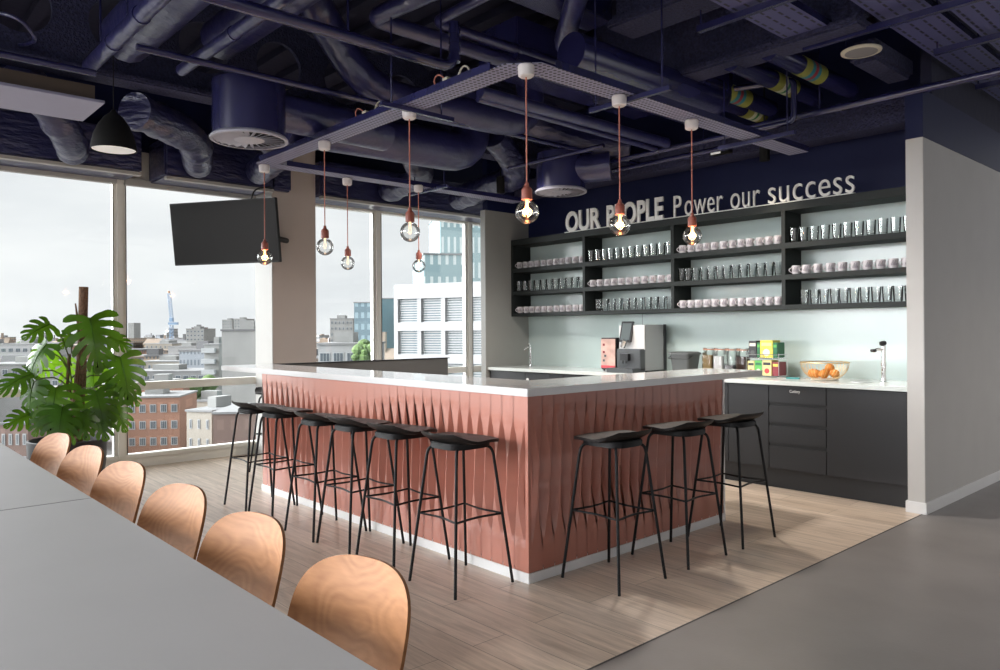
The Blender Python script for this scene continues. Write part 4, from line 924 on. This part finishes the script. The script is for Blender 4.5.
flex([(-5.3, 4.9, 3.5), (-5.0, 5.6, 3.2), (-4.6, 5.9, 3.15)], .13, 'crumpled flexible duct behind the smaller round diffuser')
# foil wrapped plenum boxes over the windows
for y0, y1, l in ((-4.5, 2.28, 'foil wrapped navy plenum box over the left window'), (2.49, 3.82, 'foil wrapped navy plenum box above the television'), (4.17, 8.2, 'foil wrapped navy plenum box over the right windows')):
    t = thing('plenum_box', l, 'plenum box', (-7.8, (y0 + y1) / 2, 2.9))
    MB().box(-8.1 if y0 > 4 or y1 < 3.6 else -8.1, -7.6, y0, min(y1, 3.62) if y0 == 2.49 else y1, 2.90, 3.30).build('wrap', M['foilwrap'], t, world=True, smooth=0, bevel=.02)
    MB().box(-7.66, -7.59, y0 + .01, (min(y1, 3.62) if y0 == 2.49 else y1) - .01, 2.872, 2.902).build('slot_grille', M['frame2'], t, world=True, smooth=0)
    if y0 == 2.49: MB().box(-7.69, -7.6, 3.60, y1, 2.90, 3.30).build('wrap', M['foilwrap'], t, world=True, smooth=0, bevel=.02)
# small fittings
def spotlight(x, y, z, label, tgt=None):
    t = thing('spotlight', label, 'spotlight', (x, y, z))
    MB().lathe([(.040, .0), (.045, .0), (.045, .17), (0, .172)], seg=18, cap=False).build('barrel', M['lampblk'], t)
    MB().lathe([(0, .03), (.040, .03), (.040, .034), (0, .034)], seg=18).build('reflector', M['lampin'], t)
    MB().tube([(0, 0, .16), (0, 0, SLAB - z)], .008, 6).build('stem', M['lampblk'], t)
spotlight(-3.40, 6.30, 2.88, 'black cylinder spotlight above the word success')
spotlight(-6.0, 5.45, 2.86, 'black cylinder spotlight at the top of the grey side wall')
t = thing('ceiling_speaker', 'round cream ceiling speaker hanging under the slotted trays', 'speaker', (-2.17, 5.36, 3.28))
MB().lathe([(.105, 0), (.13, .004), (.132, .014), (.12, .020), (0, .022)], seg=28, cap=False).build('housing', M['cream'], t)
MB().lathe([(0, .0015), (.106, .0015), (.106, .005), (0, .005)], seg=28).build('mesh_cover', M['speakerin'], t)
MB().tube([(-.1, 0, .05), (-.1, 0, .5)], .006, 5).build('bracket', M['navy'], t)
t = thing('emergency_light', 'small cream emergency light with bright lens above the slogan', 'emergency light', (-3.75, 6.15, 2.98))
MB().box(-.10, .10, -.04, .04, 0, .05).build('housing', M['lampblk'], t, smooth=0, bevel=.004)
MB().box(-.08, .02, -.043, -.039, .0, .04).build('lens', M['lampin'], t, smooth=0)
MB().tube([(0, 0, .04), (0, 0, SLAB - 2.98)], .006, 5).build('hanger_rod', M['navy'], t)
tag(MB().tube(bend([at(-20, 8, 3.4), at(20, 18, 3.3), at(38, 40, 3.25), at(22, 46, 3.3), at(-20, 38, 3.4)], .1), .012, 6).build('looped_cable', M['foil']), 'looped grey cable hanging at the top left corner', 'cable')
tag(MB().tube([at(188, -8, 3.5), at(170, 22, 3.4), at(150, 46, 3.3)], .007, 6).build('hanging_wire', M['foil']), 'thin diagonal wire left of the large round diffuser', 'cable')

# ------------------------------------------------------------------ monstera
PB = Vector((-7.05, 1.515, 0))
plant = thing('potted_monstera', 'tall swiss cheese plant on a coir pole in a dark round planter by the window', 'potted plant', PB)
MB().lathe([(0, 0), (.22, 0), (.25, .02), (.285, .30), (.295, .49), (.28, .495), (.27, .45), (0, .45)], seg=36).build('planter', M['pot'], plant)
MB().lathe([(0, .44), (.25, .44), (.25, .452), (0, .46)], seg=24).build('soil', M['soil'], plant)
MB().tube([(0.02, .07, .44), (.03, .10, 1.0), (.03, .12, 1.76)], .036, 14).build('coir_pole', M['moss'], plant)
MB().tube([(.0, .02, .44), (.05, .04, .8), (.04, .07, 1.05), (.05, .09, 1.3), (.02, .06, 1.62)], [.022, .024, .02, .016, .006], 8).tube([(.05, .06, .44), (.07, .05, .7), (.0, .0, .95), (-.01, .02, 1.2)], .014, 7).build('climbing_stem', M['stemb'], plant)
def leaf_mesh(L, n, droop, cup, seed):
    """heart-shaped blade cut into broad fingers; base at the origin, tip along +x"""
    rnd = random.Random(seed); mb = MB()
    def S(x, yv):
        t = max(-.3, x / L); return Vector((x * (1 - .10 * t * droop), yv, -droop * L * t * abs(t) * .6 - cup * L * (abs(yv) / L) ** 1.7))
    for s in (-1, 1):
        ray = []
        for i in range(n + 1):
            t = i / n; th = math.radians(128 - 112 * t ** .85); rho = L * (.50 + .10 * math.sin(PI * t) - .26 * t ** 2.2) * rnd.uniform(.94, 1.06)
            ray.append((L * .86 * t ** 1.1, th, rho))
        K = 8
        for i in range(n):
            pa, pb = [], []; sol = rnd.uniform(.22, .36); gp = rnd.uniform(.24, .36)
            for k in range(K + 1):
                f = k / K; q = []
                for (x0, th, rho) in (ray[i], ray[i + 1]):
                    bendf = .22 * f * f; q.append((x0 + math.cos(th - bendf) * rho * f, math.sin(th - bendf) * rho * f))
                mx, my = (q[0][0] + q[1][0]) / 2, (q[0][1] + q[1][1]) / 2; w_ = 1 if f <= sol else 1 - gp * min(1, (f - sol) / .15)
                if f > .86: w_ *= .80
                if f > .96: w_ *= .45
                for lst, qq in ((pa, q[0]), (pb, q[1])): lst.append(S(mx + (qq[0] - mx) * w_, s * (my + (qq[1] - my) * w_)))
            fs = [(k, k + 1, K + 2 + k, K + 1 + k) for k in range(K)]
            mb.add(pa + pb, fs)
        xe, the, re = ray[n]; mb.add([S(xe, 0), S(xe + math.cos(the) * re, s * math.sin(the) * re * .9), S(xe + re * 1.05, 0)], [(0, 1, 2)])
    pts = [S(L * k / 8 * .95, 0) + Vector((0, 0, .002)) for k in range(9)]; mb.tube(pts, [.005 * (1 - k / 10) for k in range(9)], 5)
    return mb
protos = [leaf_mesh(.36, 7, .45, .30, 1), leaf_mesh(.30, 6, .6, .35, 2), leaf_mesh(.22, 5, .4, .45, 3), leaf_mesh(.38, 7, .7, .35, 4)]
CD = Vector((.976, -.216, 0)); CA = math.atan2(CD.y, CD.x)
def put_leaf(kind, px, py, depth, spin, pitch, yaw, mt, sc_=1.0, stemz=None):
    """base of the leaf blade at an offset towards the room; spin turns the hanging blade left (-) or right (+)"""
    bx = PB.x + depth; d = at(px, py, 1.0); k = bx / d.x; yv = d.y * k; z = EYE + (d.z - EYE) * k
    base = Vector((bx, yv, z)) - PB; mb = MB(); src = protos[kind]
    R_ = Matrix.Rotation(DN(spin), 4, CD) @ Matrix.Rotation(CA + DN(yaw), 4, 'Z') @ Matrix.Rotation(DN(pitch), 4, 'Y')
    mb.v = [base + (R_ @ (p * sc_)) for p in src.v]; mb.f = list(src.f); mb.fm = list(src.fm)
    lf = mb.build('leaf', M[mt], plant, smooth=60)
    sz = stemz if stemz else max(.5, min(1.45, base.z - .22)); st = Vector((.02, .03, sz)); midp = (st + base) / 2 + Vector((0, 0, .07))
    MB().tube([st, st.lerp(midp, .6) + Vector((0, 0, .015)), midp, base.lerp(midp, .35) + Vector((0, 0, .015)), base], .006, 6).build('leaf_stalk', M['stem'], lf)
DN = math.radians
# (kind, px, py, depth offset, spin, pitch, yaw, material, scale, height on the stem)
LV = [(3, 90, 318, .22, 8, 62, 0, 'leaf', 1.08, 1.25), (0, 120, 357, .22, 6, 62, 15, 'leaf', 1.05, 1.0), (2, 50, 324, .10, -50, 55, -20, 'leaf', 1.0, 1.1),
      (1, 33, 374, .12, -48, 50, -35, 'leaf', .9, .95), (1, 34, 382, .20, -8, 74, -40, 'leaf', .85, .9), (3, 56, 388, .28, -6, 66, -8, 'leaf', .88, .8),
      (0, 96, 391, .30, 10, 66, 5, 'leaf', .86, .8), (0, 62, 407, .34, -5, 62, -5, 'leaf', .85, .6), (2, 82, 412, .34, 6, 60, 8, 'leaf', 1.0, .55),
      (2, 115, 405, .24, 14, 62, 20, 'leaf', 1.05, .65), (2, 30, 414, .18, -55, 55, -20, 'leaf', .85, .6), (1, 47, 344, .15, -30, 76, -50, 'leaf', .9, 1.0),
      (2, 66, 358, -.10, -15, 45, 30, 'leaf2', 1.1, .95), (2, 93, 366, -.12, 15, 45, -20, 'leaf2', 1.15, .9), (2, 46, 352, .0, -10, 70, 10, 'leaf2', .95, 1.0), (2, 78, 388, -.08, 20, 50, 0, 'leaf2', 1.0, .7),
      (1, 108, 378, .05, 35, 60, 25, 'leaf', .8, .9), (2, 98, 412, .32, 14, 68, 0, 'leaf', 1.05, .55), (2, 48, 410, .24, -25, 70, -10, 'leaf', .95, .6), (2, 70, 334, .05, -30, 68, 20, 'leaf', .6, 1.2), (2, 110, 336, .02, 40, 55, 30, 'leaf', .9, 1.2),
      (2, 72, 418, .30, -10, 60, -5, 'leaf', 1.0, .5), (2, 124, 386, .12, 30, 70, 30, 'leaf', .9, .8)]
for a_ in LV: put_leaf(*a_)

# ------------------------------------------------------------------ the city outside
GZ = -34.0
gm = mat('city_ground', (0.15, 0.15, 0.15), 0.9, var=0.35, vscale=0.03, col2=(0.22, 0.21, 0.20))
tag(structure(MB().box(-6000, 200, -3500, 6000, GZ - 2, GZ).build('ground', gm, smooth=0)), 'pale city ground far below the windows', 'ground')
CM = dict(brick=facade('orange_brick', (.50, .27, .19), (.50, .27, .19)), brick2=facade('brown_brick', (.30, .2, .17), (.3, .2, .17)), conc=mat('pale_concrete', (.46, .46, .45), .9, var=.1, vscale=.2),
          white=mat('white_render', (.55, .55, .56), .8), roof=mat('grey_roof', (.24, .24, .25), .8, var=.15, vscale=.1), roofl=mat('light_roof', (.38, .38, .385), .8, var=.1, vscale=.2), roofb=mat('tan_roof', (.42, .33, .26), .9, var=.2, vscale=.2), cream=mat('cream_render', (.55, .50, .43), .85, var=.08),
          win=mat('dark_pane', (.16, .19, .22), .2), winw=mat('white_pane', (.6, .62, .64), .3), blue=mat('blue_blind', (.25, .5, .78), .6), hedge=mat('tree_leaves', (.16, .26, .08), .9, var=.4, vscale=1.2, bump=1, bscale=2), louvre=mat('louvre', (.50, .53, .55), .5),
          gdark=mat('teal_glass', (.16, .27, .31), .15), gtower=facade('green_glass_tower', (.48, .68, .72), (.85, .95, .95), 2.4, 7.2, .38, .62, .2), gtower2=facade('blue_glass_block', (.30, .40, .46), (.42, .54, .60), 3.0, 4, .5, .5, .2),
          crane=mat('crane_blue', (.34, .50, .72), .6), craneo=mat('crane_tip', (.7, .35, .15), .6), balc=mat('balcony_white', (.62, .64, .66), .7))
for k_ in CM.values():
    for n_ in k_.node_tree.nodes:
        if n_.type == 'VALTORGB':
            for e_ in n_.color_ramp.elements: e_.color = [c * .58 for c in e_.color[:3]] + [1]
        if n_.type == 'MIX_RGB': n_.inputs[2].default_value = [c * .7 for c in n_.inputs[2].default_value[:3]] + [1]
def city_box(px0, px1, ytop, D, deep, z0=GZ, rot=0.0):
    """returns transform and size of a block whose front shows between two columns at distance D"""
    a_, b_ = far(px0, ytop, D), far(px1, ytop, D); z1 = a_.z
    w_ = (b_ - a_).length; c = (a_ + b_) / 2; ang = TH + rot
    return Matrix.Translation((c.x, c.y, 0)) @ Matrix.Rotation(ang, 4, 'Z'), w_, z1
BIG = []
def block(name, label, px0, px1, ytop, D, deep, mt, roof='roofl', rows=None, wincols=0, floors=0, wmat='win', rot=0.0, ww=.55, wh=.5, zbot=None, roofbits=True, cat='building', winrange=None):
    m_, w_, z1 = city_box(px0, px1, ytop, D, deep, rot=rot)
    c = m_ @ Vector((0, deep / 2, 0)); BIG.append((c.x, c.y, math.hypot(w_, deep) / 2)); t = thing(name, label, cat, (c.x, c.y, GZ))
    MB().box(-w_ / 2, w_ / 2, 0, deep, GZ, z1, m_).build('wall', CM[mt], t, world=True, smooth=0)
    r_ = MB().box(-w_ / 2 - .2, w_ / 2 + .2, -.2, deep + .2, z1, z1 + .35, m_)
    r_.build('roof', CM[roof], t, world=True, smooth=0)
    if roofbits:
        MB().box(-w_ * .3, w_ * .05, deep * .35, deep * .7, z1 + .35, z1 + 2.2, m_).build('roof_plant', CM['conc'], t, world=True, smooth=0)
    if wincols:
        fh = 3.3; cw = w_ / wincols
        for f in range(floors):
            for k in range(wincols):
                x = -w_ / 2 + (k + .5) * cw; zz = z1 - 1.3 - f * fh
                wn = MB().box(x - cw * ww / 2, x + cw * ww / 2, -.08, .05, zz - fh * wh, zz, m_).build('window', CM['winw'], t, world=True, smooth=0)
                nb = 3 if ww > .6 else 2
                g = MB(); q0 = x - cw * ww / 2 + .12; q1 = x + cw * ww / 2 - .12
                for b2 in range(nb): e0 = q0 + (q1 - q0) * b2 / nb + .05; e1 = q0 + (q1 - q0) * (b2 + 1) / nb - .05; g.box(e0, e1, -.11, -.07, zz - fh * wh + .15, zz - .75 * 0 - .15, m_)
                g.build('pane', CM[wmat], wn, world=True, smooth=0)
    return t, m_, w_, z1
block('brick_building', 'orange brick office block with paired white windows below the transom', 128, 178, 398, 150, 14, 'brick', wincols=5, floors=5, ww=.62, rot=.15)
bt, bm_, bw_, bz = block('brick_building', 'orange brick stair tower with a blue blind standing on the office block', 142, 182, 385, 172, 10, 'brick', wincols=0, rot=.15)
MB().box(-bw_ * .12, bw_ * .0, -.12, .05, bz - 4.2, bz - 1.5, bm_).build('window', CM['blue'], bt, world=True, smooth=0)
block('rendered_building', 'cream rendered building with a chimney and flat roof right of the brick block', 184, 214, 412, 130, 12, 'cream', wincols=3, floors=2, ww=.3, rot=-.3)
block('rendered_building', 'cream rendered annex with railing before the dark brown block', 184, 232, 402, 172, 9, 'cream', wincols=0, rot=-.1)
block('brown_building', 'plain dark brown brick block beside the bar stools', 214, 262, 414, 120, 15, 'brick2', wincols=0, rot=.1, roofbits=False)
block('brick_building', 'pink brick terrace with dark shopfront windows just under the transom', 122, 200, 388, 240, 20, 'brick', wincols=9, floors=2, ww=.7)
block('white_building', 'wide white flat-roofed hall in the middle distance', 168, 196, 347, 420, 30, 'white', wincols=0)
block('cream_building', 'beige block with dark windows beside the white hall', 145, 172, 344, 520, 40, 'cream', wincols=6, floors=2, ww=.4)
block('cream_building', 'long low beige block in front of the white hall', 140, 190, 362, 320, 25, 'cream', wincols=8, floors=2, ww=.4)
block('modern_building', 'wide glass-walled terrace building with roof garden above the transom', 128, 205, 372, 262, 20, 'roofl', wincols=10, floors=2, ww=.7)
block('modern_building', 'grey framed tower blocks with square dark windows near the skyline', 186, 204, 329, 620, 25, 'conc', wincols=5, floors=4, ww=.55)
block('concrete_block', 'large blank pale concrete end wall beside the column', 222, 262, 331, 150, 20, 'conc', roof='roof', wincols=0, rot=.05)
block('tower_block', 'pale grey tower block rising above the concrete end wall', 222, 232, 320, 900, 30, 'conc', wincols=4, floors=6, ww=.5)
block('tower_block', 'second pale grey tower block right of the first behind the concrete wall', 234, 246, 319, 860, 30, 'conc', wincols=4, floors=6, ww=.5)
bt, bm_, bw_, bz = block('balcony_building', 'white apartment block with stacked balconies left of the concrete wall', 204, 219, 345, 210, 14, 'conc', wincols=0)
for f in range(7): MB().box(-bw_ / 2 - .3, bw_ / 2 * .6, -1.4, 0, bz - 2.2 - f * 3, bz - .9 - f * 3, bm_).build('balcony', CM['balc'], bt, world=True, smooth=0)
block('terraced_house', 'grey roofed brick house with white dormer windows at the lower left', 0, 28, 425, 110, 12, 'brick2', roof='roof', wincols=4, floors=2, ww=.5)
block('terraced_house', 'pale roofed brick house at the far lower left behind the planter', 30, 62, 432, 136, 10, 'cream', roof='roof', wincols=4, floors=2, ww=.5)
block('white_building', 'low white glazed building at the far left above the transom', 0, 36, 345, 300, 25, 'white', wincols=5, floors=3, ww=.7)
block('modern_building', 'grey metal-clad building at the far left, below the white glazed one', -20, 60, 365, 220, 25, 'roofl', wincols=8, floors=2, ww=.6)
block('tower_block', 'slender pale tower on the far skyline left of the crane', 128, 134, 323, 2200, 40, 'conc', wincols=0, roofbits=False)
block('tower_block', 'brown and grey tower block on the skyline in the right window', 330, 353, 319, 420, 18, 'conc', wincols=6, floors=5, ww=.5)
block('glass_building', 'blue glass block left of the middle window mullion', 354, 371, 303, 260, 20, 'gtower2', wincols=0, roofbits=False)
block('glass_building', 'dark teal glass block seen between mullion and louvred building', 372, 394, 299, 285, 20, 'gdark', wincols=0, roofbits=False)
block('white_building', 'low white block with garden roof in front of the blue glass', 318, 372, 345, 130, 14, 'white', wincols=4, floors=3, ww=.8)
block('glass_tower', 'tall green glass tower in the right window', 440, 530, 212, 215, 30, 'gtower', wincols=0, roofbits=False, rot=.2)
block('glass_tower', 'lower stepped wing of the green glass tower', 424, 470, 255, 170, 30, 'gtower', wincols=0, roofbits=False, rot=.2)
# louvred building
m_, w_, z1 = city_box(388, 500, 292, 95, 20, rot=-.45)
lb = thing('louvred_building', 'white framed building with grey louvred bays in the right window', 'building', (m_ @ Vector((0, 8, 0))).xy.to_3d() + Vector((0, 0, GZ)))
MB().box(-w_ / 2, w_ / 2, .5, 16, GZ, z1 + 1.0, m_).build('wall', CM['gdark'], lb, world=True, smooth=0)
fr_ = MB(); nb = 4; bwid = w_ / nb; fl_ = 4.15
for k in range(nb + 1): fr_.box(-w_ / 2 + k * bwid - .3, -w_ / 2 + k * bwid + .3, -.3, .5, GZ, z1 + 1.0, m_)
for f in range(8): fr_.box(-w_ / 2, w_ / 2, -.35, .5, z1 - .8 - f * fl_, z1 + .3 - f * fl_ + (.8 if f == 0 else 0), m_)
fr_.build('facade_frame', CM['white'], lb, world=True, smooth=0)
for k in range(nb):
    for f in range(5):
        l_ = MB(); zt = z1 - .9 - f * fl_
        for s in range(10): l_.box(-w_ / 2 + k * bwid + .32, -w_ / 2 + (k + 1) * bwid - .32, 0, .25, zt - .19 - s * .31, zt - .02 - s * .31, m_)
        l_.build('louvre_panel', CM['louvre'], lb, world=True, smooth=0)
# crane
cb = far(171, 330, 700); h_ = 700 / 750.
cn = thing('tower_crane', 'blue luffing tower crane on the skyline', 'crane', (cb.x, cb.y, GZ))
def lattice(p, q, s):
    p, q = Vector(p), Vector(q); mb = MB(); d = (q - p).normalized(); sx_ = RT * s; sy_ = d.cross(sx_).normalized() * s; n = 12
    cr_ = [sx_ + sy_, sx_ - sy_, -sx_ - sy_, -sx_ + sy_]
    for c in cr_: mb.tube([p + c, q + c], s * .22, 4)
    for k in range(n):
        for j in range(4): mb.tube([p.lerp(q, k / n) + cr_[j], p.lerp(q, (k + 1) / n) + cr_[(j + 1) % 4]], s * .12, 4)
    return mb
P_ = lambda px, py: far(px, py, 700)
lattice((cb.x, cb.y, GZ), P_(171.5, 325), 1.2).build('mast', CM['crane'], cn, world=True, smooth=0)
lattice(P_(172, 322), P_(169, 293), 1.1).build('jib', CM['crane'], cn, world=True, smooth=0)
a_ = P_(172, 323)
MB().box(-3, 5.5, -1.5, 1.5, -1.6, .6, Matrix.Translation(a_) @ Matrix.Rotation(TH, 4, 'Z')).box(-2, 1, -1.5, 1.5, 1.2, 5, Matrix.Translation(a_) @ Matrix.Rotation(TH, 4, 'Z')).build('machinery_deck', CM['crane'], cn, world=True, smooth=0)
MB().box(-.8, .8, -.8, .8, 0, 1.8, Matrix.Translation(P_(168.8, 293))).build('jib_tip', CM['craneo'], cn, world=True, smooth=0)
# trees
def tree(px, py, D, r, label):
    p = far(px, py, D); t = thing('tree', label, 'tree', (p.x, p.y, GZ), 0, 'city trees')
    mb = MB(); rnd = random.Random(px)
    for k in range(16):
        c = Vector((rnd.gauss(0, r * .4), rnd.gauss(0, r * .4), p.z - GZ - r + rnd.gauss(0, r * .3))); rr_ = r * rnd.uniform(.3, .5)
        prf = [(rr_ * math.sin(PI * q / 6) * (1 + .15 * math.sin(q * 5 + k)), -rr_ * math.cos(PI * q / 6)) for q in range(7)]
        mb.lathe(prf, c, 9)
    mb.build('crown', CM['hedge'], t, smooth=0)
    MB().tube([(0, 0, 0), (0, 0, p.z - GZ - r)], .4, 6).build('trunk', M['stemb'], t)
tree(201, 372, 185, 5, 'light green tree rising beside the balcony apartment block')
tree(192, 385, 178, 4, 'smaller light green tree beside the transom')
tree(12, 337, 520, 13, 'green tree on the skyline at the far left')
tree(363, 341, 126, 2.2, 'small green shrub on the roof garden in the right window')
# low-rise city up to the horizon
def low(kind):
    mb = MB()
    if kind == 0: mb.box(-.5, .5, -.5, .5, 0, 1).slot(1).box(-.52, .52, -.52, .52, 1, 1.03).box(-.2, .1, -.2, .2, 1.03, 1.15)
    elif kind == 1:
        mb.box(-.5, .5, -.5, .5, 0, .85).slot(1); mb.add([(-.55, -.55, .83), (.55, -.55, .83), (.55, .55, .83), (-.55, .55, .83), (-.5, 0, 1.05), (.5, 0, 1.05)], [(0, 1, 5, 4), (2, 3, 4, 5), (1, 2, 5), (3, 0, 4), (0, 3, 2, 1)]); mb.box(.2, .27, -.1, .02, .9, 1.2)
    else: mb.box(-.5, .5, -.5, .2, 0, .8).box(-.3, .5, -.5, .5, 0, 1).slot(1).box(-.52, .52, -.52, .22, .8, .83).box(-.32, .52, -.52, .52, 1, 1.03)
    return mb
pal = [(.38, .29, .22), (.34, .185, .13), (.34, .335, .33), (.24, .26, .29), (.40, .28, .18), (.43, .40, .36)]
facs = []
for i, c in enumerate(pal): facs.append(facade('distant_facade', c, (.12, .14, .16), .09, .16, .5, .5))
protos_l = {}
rnd = random.Random(11); cnt = 0
names = ['pale flat-roofed', 'pitched-roofed', 'stepped']
keep_clear = []
taken = []
pn_ = ['beige', 'brown', 'mid-grey', 'blue-grey', 'tan', 'off-white']
for i in range(2600):
    if len(taken) >= 285: break
    D = 150 * (16 ** (rnd.random() ** 1.1)); px = rnd.uniform(-160, 700); 
    if D < 260: D = rnd.uniform(200, 480)
    kind = rnd.randrange(3); fi = rnd.randrange(len(pal)); key = (kind, fi)
    wd_ = rnd.uniform(9, 24) * (1 + D / 1500); dp = rnd.uniform(8, 18) * (1 + D / 3000); topy = HY + rnd.uniform(1.5, 6) + 7000 / D * rnd.uniform(.55, 1.25)
    if rnd.random() < .06 and D > 900: topy = HY - rnd.uniform(1, 5)
    p = far(px, topy, D)
    if p.z - GZ < 6: p.z = GZ + rnd.uniform(7, 12)
    rad_ = math.hypot(wd_, dp) / 2 + 1
    if any((p.x - a) ** 2 + (p.y - b) ** 2 < (rad_ + c) ** 2 for a, b, c in taken + BIG): continue
    taken.append((p.x, p.y, rad_))
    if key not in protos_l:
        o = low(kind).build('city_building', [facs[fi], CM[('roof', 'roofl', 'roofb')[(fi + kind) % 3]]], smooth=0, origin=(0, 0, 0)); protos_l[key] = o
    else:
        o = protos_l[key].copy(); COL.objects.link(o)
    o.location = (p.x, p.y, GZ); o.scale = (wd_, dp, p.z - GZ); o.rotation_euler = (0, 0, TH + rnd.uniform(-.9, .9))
    wn_ = 'left window' if px < 118 else 'second window' if px < 272 else 'third window' if px < 376 else 'right window'
    dn_ = 'near' if D < 350 else 'mid-distance' if D < 800 else 'distant' if D < 1500 else 'horizon'
    tag(o, '%s %s %s city building through the %s' % (dn_, names[kind], pn_[fi], wn_), 'building', '%s %s %s city buildings, %s' % (dn_, names[kind], pn_[fi], wn_))

# ------------------------------------------------------------------ added fill spots, then the kitchen spotlight
for x, y, e in ((-5.3, 4.75, 150), (-3.70, 5.1, 210), (0.9, 7.6, 120)):
    lamp('fill_spot', 'SPOT', (x, y, 2.95), e, (1, .92, .84), .12, (x, y, 0), 150, .8)  # no fixtures: put in to brighten the kitchen and the right-hand floor
lamp('kitchen_spot', 'SPOT', (-3.40, 6.25, 2.87), 60, (1, .84, .64), .05, (-2.9, 5.2, 0), 100, .8)
